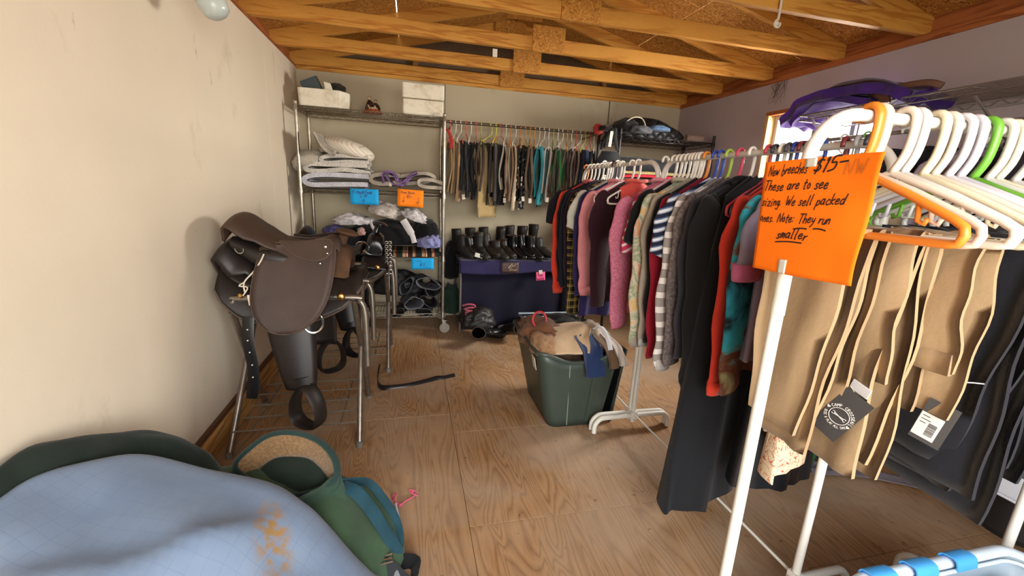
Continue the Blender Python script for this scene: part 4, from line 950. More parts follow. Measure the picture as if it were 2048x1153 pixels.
tu = MB(); tu.grid(lambda u, v: (tx0+.02+(tx1-tx0-.03)*u, ty0+.05+.012*sin(22*u)*v, tz-.032-(tz-.04)*v), 60, 8); tag(tu.build('black_drape', NAVYB, solid=.003, ang=180), 'black cloth hanging down under the boot table', 'cloth')
card('small pink note taped to the front of the boot table cloth', at(1081, 553, y=3.70), .088, .082, P_PINK, [('Tack', .18, .52, .24), ('boots 4', .14, .16, .20)], INKR, .0028, tilt=radians(-4), clip=True)

# ---------------------------------------------------------------- boots
SOLE = plain('dark_rubber_sole', '#16130f', .6)
def boot(label, loc, rz, H, mat, s=1.0, lie=None, group=None, cat='boot', lean=0):
    t = thing('riding_boot', label, cat, loc, group)
    rings = [(.172, .030, .006, .006, 0), (.168, .031, .022, .016, 0), (.150, .035, .034, .026, 0), (.115, .041, .041, .032, 8), (.075, .052, .040, .043, 22), (.035, .066, .037, .062, 46), (.006, .088, .035, .062, 72), (-.004, .12, .036, .052, 88)]
    z = .15
    while z < H: rings.append((-.006-.03*(z-.15), z, .038+.05*(z-.15), .050+.05*(z-.15), 90)); z += .03
    rings.append((-.01, H, rings[-1][2], rings[-1][3], 84))
    P = rings; R = Matrix.Rotation(rz, 3, 'Z')
    if lie is not None: R = R@Matrix.Rotation(lie, 3, 'X')
    if lean: R = R@Matrix.Rotation(lean, 3, 'Y')
    o = Vector(loc)
    def fn(u, v):
        x, z_, w_, h_, tl = P[round(u*(len(P)-1))]; a = 2*pi*v; tl = radians(tl)
        q = V(x+sin(tl)*h_*sin(a), w_*cos(a), max(.022, z_+cos(tl)*h_*sin(a)))
        if z_ > .12: q.x += .004*sin(z_*70+2*a)
        return o+R@(q*s)
    k = MB(); k.grid(fn, len(P), 18, cv=True); k.build('upper', mat, t, solid=.004, ang=180)
    so = [(.178, 0), (.170, .022), (.14, .038), (.10, .043), (.05, .034), (.0, .032), (-.04, .034), (-.062, .022), (-.068, 0)]
    so = so+[(a, -b) for a, b in so[-2:0:-1]]
    k = MB(); k.prism(so, lambda a, b, h: o+R@(V(a, b, .012+h)*s), .013); k.build('sole', SOLE, t)
    k = MB(); k.prism([(-.004, .03), (-.045, .032), (-.066, .018), (-.066, -.018), (-.045, -.032), (-.004, -.03)], lambda a, b, h: o+R@(V(a, b, h)*s), .014); k.build('heel', SOLE, t)
    k = MB(); k.tube([fn(1, i/18)+(R@V(0, 0, .001)) for i in range(18)], .003, 5, closed=True); k.build('top_binding', L_EDGE, t)
    return t
BM = [leather('black_boot', '#121112', .32, .4), leather('dusty_black_boot', '#1f1c1a', .55, .5), leather('polished_black_boot', '#0c0c0e', .18, .2), leather('brown_black_boot', '#241b15', .45, .5)]
GB = 'boots lined up on the boot table'
bl_ = [(.455, 3.90, 1, .205, 'leftmost boot in the front row on the boot table'), (.525, 3.86, 0, .20, 'second boot from the left in the front row on the boot table'), (.60, 3.86, 1, .225, 'third boot from the left, behind the loose white tag on the boot table'), (.685, 3.87, 3, .22, 'fourth boot from the left in the front row on the boot table'), (.755, 3.84, 1, .17, 'low ankle boot in the middle of the boot table'), (.84, 3.85, 3, .165, 'low brown-black boot right of the middle of the boot table'), (.925, 3.87, 2, .22, 'polished boot, left one of the shiny pair on the boot table'), (1.02, 3.87, 2, .22, 'polished boot, right one of the shiny pair on the boot table'), (1.10, 3.86, 0, .20, 'second boot from the right end in the front row'), (1.19, 3.88, 1, .20, 'rightmost boot in the front row on the boot table, beside the hanging shirts')]
for i, (x, y, m_, H, lb) in enumerate(bl_):
    boot(('dusty ' if m_ == 1 else 'black ' if m_ != 3 else 'dark brown ')+lb, (x, y, tz+.006), radians(-52+10*sin(i*2.3)), H+.012*sin(i*4.1), BM[m_], 1.0, group=GB, lean=.07*sin(i*3.3+1))
bb_ = [(.43, 4.08, .24), (.56, 4.10, .25), (.70, 4.10, .26), (.86, 4.10, .27), (.97, 4.12, .28), (1.08, 4.11, .28), (1.19, 4.12, .30)]
ORD = ['first', 'second', 'third', 'fourth', 'fifth', 'sixth', 'seventh', 'eighth', 'ninth', 'tenth', 'eleventh', 'twelfth', 'thirteenth', 'fourteenth', 'fifteenth', 'sixteenth', 'seventeenth', 'eighteenth', 'nineteenth', 'twentieth', 'twenty-first', 'twenty-second', 'twenty-third', 'twenty-fourth', 'twenty-fifth', 'twenty-sixth', 'twenty-seventh', 'twenty-eighth', 'twenty-ninth', 'thirtieth', 'thirty-first', 'thirty-second', 'thirty-third', 'thirty-fourth']
for i, (x, y, H) in enumerate(bb_):
    boot(f'tall dark boot, {ORD[i]} from the left in the back row on the boot table', (x, y, tz+.006), radians(-60+9*sin(i*1.7)), H, BM[(i*2+1) % 4], 1.0, group='boots in the back row of the boot table', lean=.12*(i == 6)+.06*sin(i*2.7))
k = MB(); k.box(at(959, 512, y=3.735), (.085, .003, .038), R=Matrix.Rotation(radians(16), 3, 'Y')); tag(k.build('paper_tag', plain('tag_white', '#cfcfc4', .7), smooth=False), 'loose white paper tag tied to the boots at the left of the boot table', 'tag')
# on the floor under and before the table
lump('leather_bag', 'big black leather bag slumped on the floor under the left of the boot table', 'bag', (955, 640), 3.62, .16, .12, .14, 41, leather('slumped_black', '#1e1c1b', .5, .5), amp=.35)
for (x, y, rz, m_, lb) in ((.66, 3.60, -20, 0, 'tall black boot lying on its side before the boot table'), (.84, 3.70, 15, 3, 'brown-black boot lying on the floor under the boot table'), (.92, 3.86, 40, 1, 'dusty boot lying far under the boot table')):
    boot(lb, (x, y, .045), radians(rz), .33, BM[m_], 1.05, lie=radians(72), cat='boot')
k = MB()
for i in range(3): k.tube(smooth_path([at(925+3*i, 612+7*i, y=3.58), at(938, 609+7*i, y=3.57), at(950, 612+5*i, y=3.58), at(946, 622+3*i, y=3.57), at(930, 620+5*i, y=3.58)], 4), .008, 6)
tag(k.build('pink_halter', fabric('#a64b5c', .7)), 'dusty pink halter bunched on the black bag under the boot table', 'halter', kind=None)
tb2 = thing('storage_tote', 'dark storage tote with a pale blue rim, under the right of the boot table', 'tote', (1.20, 3.78, 0))
k = MB(); tub(k, 1.00, 1.52, 3.64, 3.74, .0, .17, .006); k.build('tub', plain('navy_plastic', '#20242f', .4), tb2, smooth=False, bevel=.006)
k = MB(); k.tube([(.99, 3.625, .172), (1.53, 3.625, .172), (1.53, 3.745, .172), (.99, 3.745, .172)], .010, 8, closed=True); k.build('rim', plain('pale_blue_rim', '#a9b9c4', .4), tb2)

# ---------------------------------------------------------------- hangers and trousers
def hanger_mb(w_=.205, r=.0046, drop=.10, slope=.095, hookr=.021, wire=False, notch=True):
    k = MB()
    hook = [V(-hookr*cos(a), 0, hookr*sin(a)) for a in [pi*(-.12+1.12*i/9) for i in range(10)]]
    neck = [V(hookr, 0, -.03), V(hookr*.75, 0, -drop*.66), V(0, 0, -drop)]
    k.tube(hook+smooth_path([hook[-1]]+neck, 3)[1:], r, 8, flat=(1, 1.25))
    zb = -drop-slope-.03
    loop = [V(0, 0, -drop), V(w_*.5, 0, -drop-slope*.46), V(w_*.9, 0, -drop-slope*.88), V(w_*.985, 0, -drop-slope), V(w_, 0, -drop-slope-.013), V(w_*.975, 0, zb+.003), V(w_*.9, 0, zb), V(0, 0, zb)]
    full = loop+[V(-p.x, 0, p.z) for p in loop[-2:0:-1]]
    k.tube(full, r, 8, closed=True, up=(0, 1, 0))
    if notch and not wire:
        for s_ in (-1, 1): k.tube([V(s_*w_*.62, 0, -drop-slope*.62), V(s_*w_*.64, 0, -drop-slope*.62-.032), V(s_*w_*.70, 0, -drop-slope*.62-.036), V(s_*w_*.715, 0, -drop-slope*.62-.026)], r*.6, 6)
    return k
HM = {}
def plastic(col): return plain('plastic_'+col.strip('#'), col, .35, var=.05)
def hanger(label, loc, rz, col, group=None, kind='tube', wire=False):
    key = (col, kind)
    if key not in HM:
        k = hanger_mb(.205, .0052, .10, .095) if kind == 'tube' else hanger_mb(.165, .0034, .085, .07, .018) if kind == 'small' else hanger_mb(.20, .0018, .10, .09, .02, True) if kind == 'wire' else hanger_mb(.205, .0075, .10, .095)
        o = k.build('clothes_hanger', CHROMED if kind == 'wire' else plastic(col), ang=180); o.data.transform(Matrix.Translation(o.location)); HM[key] = o; first = True
    else:
        o = HM[key].copy(); C.objects.link(o)
    o.location = loc; o.rotation_euler = (0, 0, rz)
    return tag(o, label, 'hanger', group)
def trousers(label, loc, rz, mat, zbar, w_=.15, L1=.45, L2=.40, th=.022, seed=0, off=0, gap=.014, group=None, name='breeches', taper=.1, band=None, lean=0, hem=0):
    "breeches folded over a hanger's bar: front leg, back leg and waistband"
    t = thing(name, label, 'breeches', loc, group); rng = random.Random(seed); o = Vector(loc); R = Matrix.Rotation(rz, 3, 'Z')
    sw = rng.uniform(-.02, .02)
    def side(s_, L, nm, ex):
        n = 9; P = []
        for i in range(n):
            f = i/(n-1); P.append(V(off+lean*f, s_*(gap*.5+th*.5+.012*sin(pi*f)+.006*sin(5*f+seed))+sw*f, zbar+.006-L*f))
        P = [V(off, 0, zbar+.006+th*.55)]+P
        k = MB(); k.strip(smooth_path([o+R@p for p in P], 2), th, R@V(1, 0, 0), w_*(1+ex), .004, 9, seed=seed+s_, taper=lambda f: 1-taper*f)
        k.build(nm, mat, t, ang=100)
    side(-1, L1, 'front_leg', 0); side(1, L2, 'back_leg', .06)
    if band:
        zc = zbar-L2*.985 if band == 'back' else zbar-L1*.985
        s_ = 1 if band == 'back' else -1
        c = o+R@V(off+lean, s_*(gap*.5+th*.5)+sw, zc+.02)
        k = MB(); k.strip([c+V(0, 0, .022), c, c+V(0, 0, -.022)], th*1.35, R@V(1, 0, 0), w_*1.02, .002, 7, seed=seed); k.build('waistband', mat, t, ang=100)
    return t
RZ, RY = 1.872, 3.955
k = MB(); k.tube([(.29, RY, RZ), (1.77, RY, RZ)], .0125, 12); rl = k.build('hanging_rail', plain('dark_steel_rail', '#6a5d50', .4, .7, .3)); tag(rl, 'steel hanging rail along the back wall between the two shelvings', 'rail')
k = MB()
for x in (.36, 1.70): k.tube([(x, RY, RZ-.014), (x, RY+.12, RZ-.02), (x, YB+.002, RZ-.02)], .007, 8)
k.build('rail_bracket', plain('dark_steel_rail', '#6a5d50'), rl, kind='stuff')
TR = [('#b39a72', 'tan', 0.42, 10, '#d77f7a'), ('#9a7f5a', 'light brown', .46, 14, '#d8cfc0'), ('#b08f68', 'tan', .50, 18, '#d8cfc0'), ('#17161a', 'black', .46, 16, '#cf6a5a'), ('#1a1a1e', 'black', .48, 14, '#d8cfc0'), ('#131316', 'black', .44, 10, '#cf6a5a'), ('#4a3a32', 'dark brown', .40, 8, '#b9bc3a'),
      ('#a89064', 'khaki', .60, 62, 'wire'), ('#3a332e', 'charcoal brown', .52, 38, '#c9c93f'), ('#3a3330', 'charcoal', .48, 20, '#d6d24a'), ('#141416', 'black', .52, 40, '#c25a52'), ('#d8cdb8', 'cream', .44, 18, '#d8cfc0'), ('#8a6a52', 'brown', .48, 14, '#d8843a'), ('#c3b294', 'beige', .56, 22, '#d8cfc0'), ('#6e4a38', 'chestnut brown', .42, 10, '#d8843a'), ('#20201f', 'black and white dotted', .55, 26, '#d89a3a'), ('#6a5648', 'taupe', .44, 12, '#d89a3a'), ('#4a4a3c', 'olive', .42, 12, '#d89a3a'),
      ('#141517', 'black', .52, 22, '#d8cfc0'), ('#2f9aa8', 'teal', .50, 30, '#d8d4cc'), ('#d0cabf', 'off-white', .46, 16, '#d8d4cc'), ('#7c765e', 'olive grey', .44, 16, '#8fae4a'), ('#5a5648', 'grey-green', .44, 14, '#d8d4cc'), ('#1f8f43', 'bright green', .44, 34, '#d8d4cc'), ('#8a7866', 'taupe', .44, 18, '#d8953a'), ('#4c3840', 'plum', .42, 14, '#d8cfc0'), ('#7d6a58', 'mushroom', .44, 18, '#c9543f'), ('#b09a74', 'wide tan', .50, 40, '#d8d4cc'), ('#56504c', 'slate grey', .48, 34, '#cfc24a'), ('#1f2a4a', 'navy', .46, 34, '#b9453a'), ('#2a2c34', 'dark navy', .46, 22, '#d8cfc0')]
DOTS = NT('black_white_dots'); _v = DOTS.n('TexVoronoi'); _v.inputs['Scale'].default_value = 26; DOTS.l(DOTS.co, _v.inputs['Vector']); DOTS.color(DOTS.ramp(_v.outputs['Distance'], [(.30, '#cfcbc2'), (.36, '#141315')])).set(Roughness=.85); DOTS = DOTS.m
for i, (col, nm, L, ang, hc) in enumerate(TR):
    x = .345+i*(1.70-.345)/(len(TR)-1); a = radians(90-ang)
    if i == 7: x += .01
    mat = DOTS if 'dotted' in nm else fabric(col, .85, .2)
    hh = .085+.07+.03
    wire = hc == 'wire'
    hanger(f'{"bent wire" if wire else "coloured" if False else "small plastic"} hanger holding {nm} breeches, {ORD[i]} from left on the back rail', (x, RY, RZ+.0125-.018+(.0 if not wire else 0)+.004), a, '#888888' if wire else hc, 'hangers on the back rail', 'wire' if wire else 'small')
    trousers(f'{nm} breeches on a hanger, {ORD[i]} from the left on the back rail', (x, RY-(.05 if i == 7 else 0), RZ), a, mat, -hh-(.03 if wire else 0), .20 if i != 7 else .24, L, L*(.86 if i != 7 else .45), .017 if i != 7 else .02, seed=i, off=-.03+.04*sin(i*1.9), group='breeches on the back rail', band='back' if i in (7, 3, 10, 18) else None, name='breeches')
for i, (px, py, w_) in enumerate(((927, 400, .028), (1009, 407, .024), (1028, 404, .03), (1046, 404, .026), (1060, 420, .03), (1094, 418, .03))):
    k = MB(); k.box(at(px, py-(6 if i < 4 else 18), y=3.835), (w_, .002, .042), R=Matrix.Rotation(radians(-12+9*(i % 3)), 3, 'Y')); tag(k.build('size_tag', plain('tag_card', '#e2d9cc', .7), smooth=False), f'white size tag hanging below the breeches on the back rail, {ORD[i]} from the left', 'tag', 'size tags under the back rail')
# red ribbon on the left of the rail
k = MB(); k.tube(smooth_path([at(893, 258, y=3.74), at(899, 268, y=3.73), at(903, 282, y=3.73), at(901, 297, y=3.74)], 4), [.012]*6+[.016]*7, 6, flat=(1, .25), up=(1, 0, 0)); tag(k.build('red_ribbon', fabric('#a5302a', .7)), 'dark red ribbon tied to the right post of the chrome shelving', 'ribbon')

# ---------------------------------------------------------------- black wire shelving at the back right
BLKM = plain('black_epoxy', '#2a2223', .35, .4, .3, 20); BLKW = plain('black_epoxy_wire', '#4a4546', .3, .5, .2)
sx0, sx1, sy0, sy1 = 1.79, 2.735, 3.60, 4.05
shelving('black wire shelving in the back right corner, holding blankets', sx0, sx1, sy0, sy1, 1.885, (1.825, 1.44, .95, .4), BLKM, BLKW, caster=False)
qb = thing('quilted_blanket', 'black quilted horse blanket heaped on the top of the black shelving', 'blanket', (2.15, 3.83, 1.835))
def m_quilt():
    t = NT('black_quilting'); fs = []
    for a in (.75, -.75):
        sp = t.n('SeparateXYZ'); t.l(t.mapping(rot=(0, a, 0)), sp.inputs[0]); fs.append(t.math('ABSOLUTE', t.math('SINE', t.math('MULTIPLY', sp.outputs['X'], 42))))
    h = t.math('MULTIPLY', fs[0], fs[1]); h = t.math('POWER', h, .4)
    t.color('#1a1a1c').set(Roughness=.5, Specular_IOR_Level=.4); t.bump(h, .9, .02); return t.m
QM = m_quilt()
def qd(p):
    x = p.x; p = p.copy(); p.z = max(-.28, p.z)*(1.0 if x < .2 else 1.0-.55*(x-.2)); f = 1+.05*nz(p, 3, 2); return p*f
k = MB(); k.ico((2.15, 3.83, 1.865), (.40, .20, .165), 4, qd); k.build('quilt', QM, qb, ang=180)
k = MB(); k.tube(smooth_path([(1.83, 3.64, 1.93), (1.90, 3.615, 1.985), (1.985, 3.615, 1.985), (2.02, 3.60, 1.92), (1.985, 3.60, 1.868)], 5), .005, 6); k.build('white_piping', PALEM, qb)
MB().box((2.085, 3.617, 1.905), (.055, .003, .034), R=Matrix.Rotation(-.1, 3, 'Y')).build('care_label', plain('tag_card', '#e2d9cc'), qb, smooth=False)
k = crumple(V(1.89, 3.72, 1.90), (.11, .13, .09), 51, .3); k.build('turned_back_edge', fabric('#2b2a2b', .8), qb, ang=180)
lump('grey_cloth', 'grey cloth hanging over the front of the black shelving top, under the quilted blanket', 'cloth', (1283, 262), 3.585, .10, .045, .05, 52, fabric('#5d6066', .85, .3), amp=.4)
lump('denim_cloth', 'folded blue denim sticking out under the quilted blanket', 'cloth', (1318, 259), 3.585, .10, .035, .05, 53, fabric('#5f7ea6', .85, .35), amp=.3)
k = MB(); k.tube([(2.52, 3.72, 1.868), (2.68, 3.70, 1.868)], .034, 14); tag(k.build('rolled_cloth', fabric('#9c8478', .9)), 'small rolled beige cloth at the right end of the black shelving top', 'cloth')
k = MB(); k.tube([(1.72, 3.66, 1.60), (2.0, 3.66, 1.60), (2.4, 3.68, 1.585), (2.66, 3.70, 1.57)], [.055, .062, .06, .05], 18); tag(k.build('rolled_mat', fabric('#26272b', .75, .3)), 'dark rolled mat on the stack under the top of the black shelving', 'mat')
for z, c, nm, lb in ((1.525, '#cdb77c', 'yellow_fleece', 'yellow fleece pad in the stack on the second level of the black shelving'), (1.488, '#c22a3c', 'red_cloth', 'red cloth in the stack under the yellow fleece on the black shelving'), (1.458, '#4d3b33', 'brown_cloth', 'brown cloth at the bottom of the stack on the black shelving')):
    k = MB(); k.strip(smooth_path([V(1.86, 3.82, z), V(2.1, 3.82, z+.004), V(2.45, 3.82, z), V(2.62, 3.82, z-.002)], 5), .032, (0, 1, 0), .40, .005, 8, seed=int(z*100)); tag(k.build(nm, fleece(c, nm+'_fleece') if 'fleece' in nm else fabric(c), ang=120), lb, 'blanket')
pb = thing('paw_print_bag', 'black bag with white paw prints hanging at the left of the black shelving', 'bag', (1.66, 3.52, 1.30))
BG = fabric('#17181b', .7, .2)
k = MB(); k.grid(lambda u, v: (1.675+(.110+.02*sin(pi*v))*(2*u-1)*(.72+.28*min(1, v*3)), 3.53-.05*sin(pi*u)*(.4+.6*v)+.0, 1.68-.30*v), 16, 14); k.grid(lambda u, v: (1.675+(.110+.02*sin(pi*v))*(2*u-1)*(.72+.28*min(1, v*3)), 3.53+.05*sin(pi*u)*(.4+.6*v), 1.68-.30*v), 16, 14); k.build('bag_body', BG, pb, ang=180)
for s_ in (-1, 1):
    k = MB(); k.tube(smooth_path([(1.66-.06*s_, 3.50, 1.70), (1.665-.03*s_, 3.515, 1.80), (1.70, 3.53, 1.872), (1.665+.05*s_, 3.53, 1.80), (1.66+.075*s_, 3.52, 1.69)], 4), .014, 6, flat=(1, .3), up=(1, 0, 0)); k.build('handle', BG, pb)
def paw(k, c, s):
    for dx, dz, r in ((0, -.006, .012), (-.013, .008, .006), (-.004, .014, .006), (.006, .014, .006), (.014, .007, .006)): k.lathe([(0, .0012), (r*s, .0012), (r*s, 0)], c+V(dx*s, 0, dz*s), 10, Matrix.Rotation(radians(90), 3, 'X'))
k = MB()
for dx, dz in ((-.06, .08), (.0, .02), (.06, .09), (-.05, -.04), (.055, -.05)): paw(k, V(1.675+dx, 3.478+.35*abs(dx)**1.3, 1.50+dz), 1.1)
k.build('paw_prints', plain('white_print', '#d6d4d0', .7), pb, kind='stuff', smooth=False)
MB().box((1.645, 3.478, 1.775), (.026, .003, .125), R=Matrix.Rotation(.08, 3, 'Y')).build('white_tag', plain('tag_card', '#e2d9cc'), pb, smooth=False)
k = MB()
for i in range(9):
    a = 2*pi*i/9; k.ico(V(1.585+.028*cos(a), 3.62, 1.865+.028*sin(a)), (.022, .014, .022), 2)
k.ico((1.585, 3.61, 1.865), (.018, .014, .018), 2)
k.build('red_rosette', plain('red_felt', '#a82a24', .8, var=.3)); tag(bpy.data.objects['red_rosette'], 'red fabric rosette on the right end of the back rail', 'rosette', kind=None)
lump('fur_trim', 'tuft of dark fur at the left corner of the black shelving top', 'fur', (1211, 258), 3.58, .06, .03, .05, 57, fabric('#2a2422', .95, .5), amp=.5)
k = crumple(V(2.1, 3.85, 1.10), (.30, .18, .16), 61, .3); tag(k.build('folded_coat', fabric('#2f2830', .9, .3), ang=180), 'dark folded coat on the third level of the black shelving', 'coat')
# ---------------------------------------------------------------- white clothes racks
RACKW = plain('white_powder_coat', '#e2dfd6', .35, var=.06)
def clothes_rack(label, p0, p1, H=1.5, name='clothes_rack', foot=True, f0=True, f1=True):
    p0, p1 = Vector((*p0, 0)), Vector((*p1, 0)); d = (p1-p0).normalized(); s = V(-d.y, d.x, 0)
    t = thing(name, label, 'rack', tuple((p0+p1)/2))
    k = MB(); k.tube([p0+d*.10+V(0, 0, H), p1-d*.10+V(0, 0, H)], .0115, 12); k.build('rail', RACKW, t)
    for q, e in ((p0, d), (p1, -d)):
        k = MB(); arc = [q+e*(.10-.10*cos(a))+V(0, 0, H-.10+.10*sin(a)) for a in [pi/2*i/8 for i in range(9)]]
        k.tube([q+V(0, 0, .055)]+arc, .0128, 12); k.build('post', RACKW, t)
        k = MB(); L = .235
        k.tube(smooth_path([q+s*L+V(0, 0, .004), q+s*(L-.002)+V(0, 0, .05), q+s*(L-.03)+V(0, 0, .085), q+s*(L-.08)+V(0, 0, .092), q+V(0, 0, .092), q-s*(L-.08)+V(0, 0, .092), q-s*(L-.03)+V(0, 0, .085), q-s*(L-.002)+V(0, 0, .05), q-s*L+V(0, 0, .004)], 4), .0135, 10); k.build('foot', RACKW, t)
        k = MB(); k.box(q+V(0, 0, .097), (.036, .036, .05)); k.build('foot_socket', RACKW, t, smooth=False, bevel=.003)
    k = MB(); k.tube([p0+V(0, 0, .105), p1+V(0, 0, .105)], .0052, 8); k.build('stretcher_rod', RACKW, t)
    return t
RX = 1.235
clothes_rack('white tubular clothes rack of the far row, above the green tote', (RX, 2.01), (RX+.01, 3.03))
clothes_rack('white tubular clothes rack in the middle, full of tops and jackets', (RX+.015, .905), (RX, 1.975))

# ---------------------------------------------------------------- tops on hangers
def top(label, y, yaw, mat, sl='L', slen=.56, blen=.66, w_=.205, th=.028, cuff=None, smat=None, collar=None, cat='top', name='hanging_top', flare=1.0, seed=0, x=None, z=1.5, group=None, sw=.078, hem=None, zoff=0, open_front=None):
    x = RX if x is None else x
    name = next((n_ for w__, n_ in (('tee', 'tee_shirt'), ('jacket', 'jacket'), ('coat', 'coat'), ('skirt', 'long_skirt'), ('sweatshirt', 'sweatshirt'), ('sweater', 'sweater'), ('flannel', 'flannel_shirt'), ('blouse', 'blouse'), ('tunic', 'tunic'), ('cardigan', 'cardigan'), ('fleece', 'fleece_jacket'), ('polo', 'polo_shirt')) if w__ in label), 'long_sleeved_shirt')
    t = thing(name, label, name.split('_')[-1] if 'tee' not in name else 'tee', (x, y, z), group); o = V(x, y, z+.0125-.016); R = Matrix.Rotation(yaw, 3, 'Z'); rng = random.Random(seed+17); ph = [rng.uniform(0, 6.3) for _ in range(6)]
    smat = smat or mat
    zt = lambda a: -.080-.46*min(abs(a), w_)+zoff
    def body(u, v, b=blen):
        a = 2*pi*u; f = v
        hw = w_*(1-.10*min(1, f*4)+.10*f*(flare-.2))*(1+.03*sin(5*f+ph[0])) if flare <= 1 else w_*(.92+(flare-.92)*f**1.3)
        px = hw*(abs(cos(a))**.85)*(1 if cos(a) >= 0 else -1); z0 = zt(px*w_/max(hw, 1e-6)); zz = z0+f*(-b-.09-z0)
        tt = .011+th*min(1, f*3.5)**.7; z0 -= max(0, 1-(px/.078)**2)*(.055 if sin(a) < 0 else .012)
        fold = .014*min(1, f*2)*sin(px*34+ph[1]+2*f)+.008*f*sin(px*70+ph[2])
        return o+R@V(px+.012*f*sin(ph[3]), tt*sin(a)*(1-.25*cos(a)**4)+fold, zz+.008*sin(px*20+ph[4])*f)
    k = MB(); k.grid(body, 40, 16, cu=True); k.build('body', mat, t, ang=180)
    if hem:
        k = MB(); k.grid(lambda u, v: body(u, .93+.075*v)+R@V(0, .003*sin(2*pi*u), 0), 40, 3, cu=True); k.build('hem_band', hem, t, ang=180)
    for s_ in (-1, 1):
        if not sl: break
        A = V(s_*(w_-.045), 0, zt(w_)+.004)
        if sl == 'S':
            P = [A, A+V(s_*.036, -.004, -.04), A+V(s_*.078, -.010, -.11), A+V(s_*.105, -.014, -slen-.03)]; rr = [sw*.30, sw*.82, sw*.98, sw*.92]
        else:
            b = rng.uniform(-.02, .02)
            P = [A, A+V(s_*.034, -.004, -.045), A+V(s_*.062, -.012, -.15), A+V(s_*(.066+b), -.018, -.5*slen-.03), A+V(s_*(.058+b), -.022, -.82*slen-.03), A+V(s_*(.045+b), -.02, -slen-.03)]; rr = [sw*.30, sw*.80, sw*.92, sw*.78, sw*.66, sw*.58]
        Pp = smooth_path(P, 5); n = len(Pp)
        R_ = []
        for i in range(n):
            f = i/(n-1)*(len(rr)-1); j = min(int(f), len(rr)-2); R_.append((rr[j]*(1-f+j)+rr[j+1]*(f-j))*(1+.03*sin(i*1.7+ph[4]+s_)*(i > 4)))
            Pp[i] = Pp[i]+V(.003*sin(i*1.1+ph[5]), .005*sin(i*.9+ph[2]+s_), 0)
        k = MB(); k.tube([o+R@p for p in Pp], R_, 14, flat=(.30, 1), up=R@V(0, 1, 0)); k.build('sleeve', smat, t, ang=180)
        if cuff:
            e = Pp[-1]; k = MB(); k.tube([o+R@(e+V(0, 0, .028)), o+R@e, o+R@(e+V(0, 0, -.024))], [R_[-1]*1.06, R_[-1]*1.02, R_[-1]*.92], 14, flat=(.42, 1), up=R@V(0, 1, 0)); k.build('cuff', cuff, t, ang=180)
    if collar:
        k = MB(); k.tube([o+R@V(.072*cos(a), .026*sin(a), -.098-.016*(1+sin(a))*.5+.014*abs(cos(a))) for a in [2*pi*i/20 for i in range(20)]], .010, 8, closed=True, flat=(1, 1.3)); k.build('collar', collar, t, ang=180)
    return t
F = fabric
PLAID = NT('yellow_black_plaid')
def _plaid():
    t = PLAID; sp = t.n('SeparateXYZ'); t.l(t.co, sp.inputs[0]); c = '#1a1712'; out = None
    ma = []
    for ax, per, sh in (('X', .05, .012), ('Z', .05, 0)):
        f = t.math('FRACT', t.math('ADD', t.math('MULTIPLY', sp.outputs[ax], 1/per), sh))
        ma.append(t.ramp(f, [(0, 0.0), (.42, .75), (.58, 0.0), (.70, .9), (.76, 0.0)], 'CONSTANT'))
    c = t.mix(ma[0], '#1d1914', '#8a6f35'); c = t.mix(t.math('MULTIPLY', ma[1], .55), c, '#c9ab5c')
    t.color(c).set(Roughness=.9, Specular_IOR_Level=.2); return t.m
PLAID = _plaid()
STR_R = stripes('red_white_stripes', [('#c23a5a', .62), ('#e8c9cf', .38)], .030, 'Z', .01, (0, .5, 0)); STR_N = stripes('navy_white_stripes', [('#23283a', .45), ('#8f9bb4', .12), ('#d9dde2', .28), ('#5b6f96', .15)], .034, 'Z', .012, (0, .25, 0))
STR_G = stripes('grey_white_stripes', [('#9a918e', .6), ('#e6dfdb', .4)], .060, 'Z', .01)
PRINT = blotch('tropical_print', [(.30, '#c9bfae'), (.40, '#d8b066'), (.46, '#c9bfae'), (.54, '#8a9a78'), (.58, '#cfc4b2'), (.68, '#cc8a5e'), (.74, '#cbbfac')], 7, 1.6)
TIE = blotch('tie_dye', [(.32, '#1b2a33'), (.40, '#2f93ad'), (.48, '#39a3b4'), (.54, '#6b4a3a'), (.60, '#5a2f22'), (.70, '#8a8a60')], 4.2, 1.2)
MEL = blotch('grey_melange', [(.35, '#554c4c'), (.65, '#7d7270')], 90, .2, False); ROSEM = blotch('rose_melange', [(.35, '#a8586f'), (.65, '#c4788c')], 120, .3)
REDPAT = NT('cream_red_scroll'); _n = REDPAT.noise(16, 2, dist=3.2); _sp = REDPAT.n('SeparateXYZ'); REDPAT.l(REDPAT.co, _sp.inputs[0])
REDPAT.color(REDPAT.ramp(_n, [(.485, '#d8c3a2'), (.495, '#a8392e'), (.52, '#a8392e'), (.53, '#d8c3a2')])).set(Roughness=.85); REDPAT = REDPAT.m
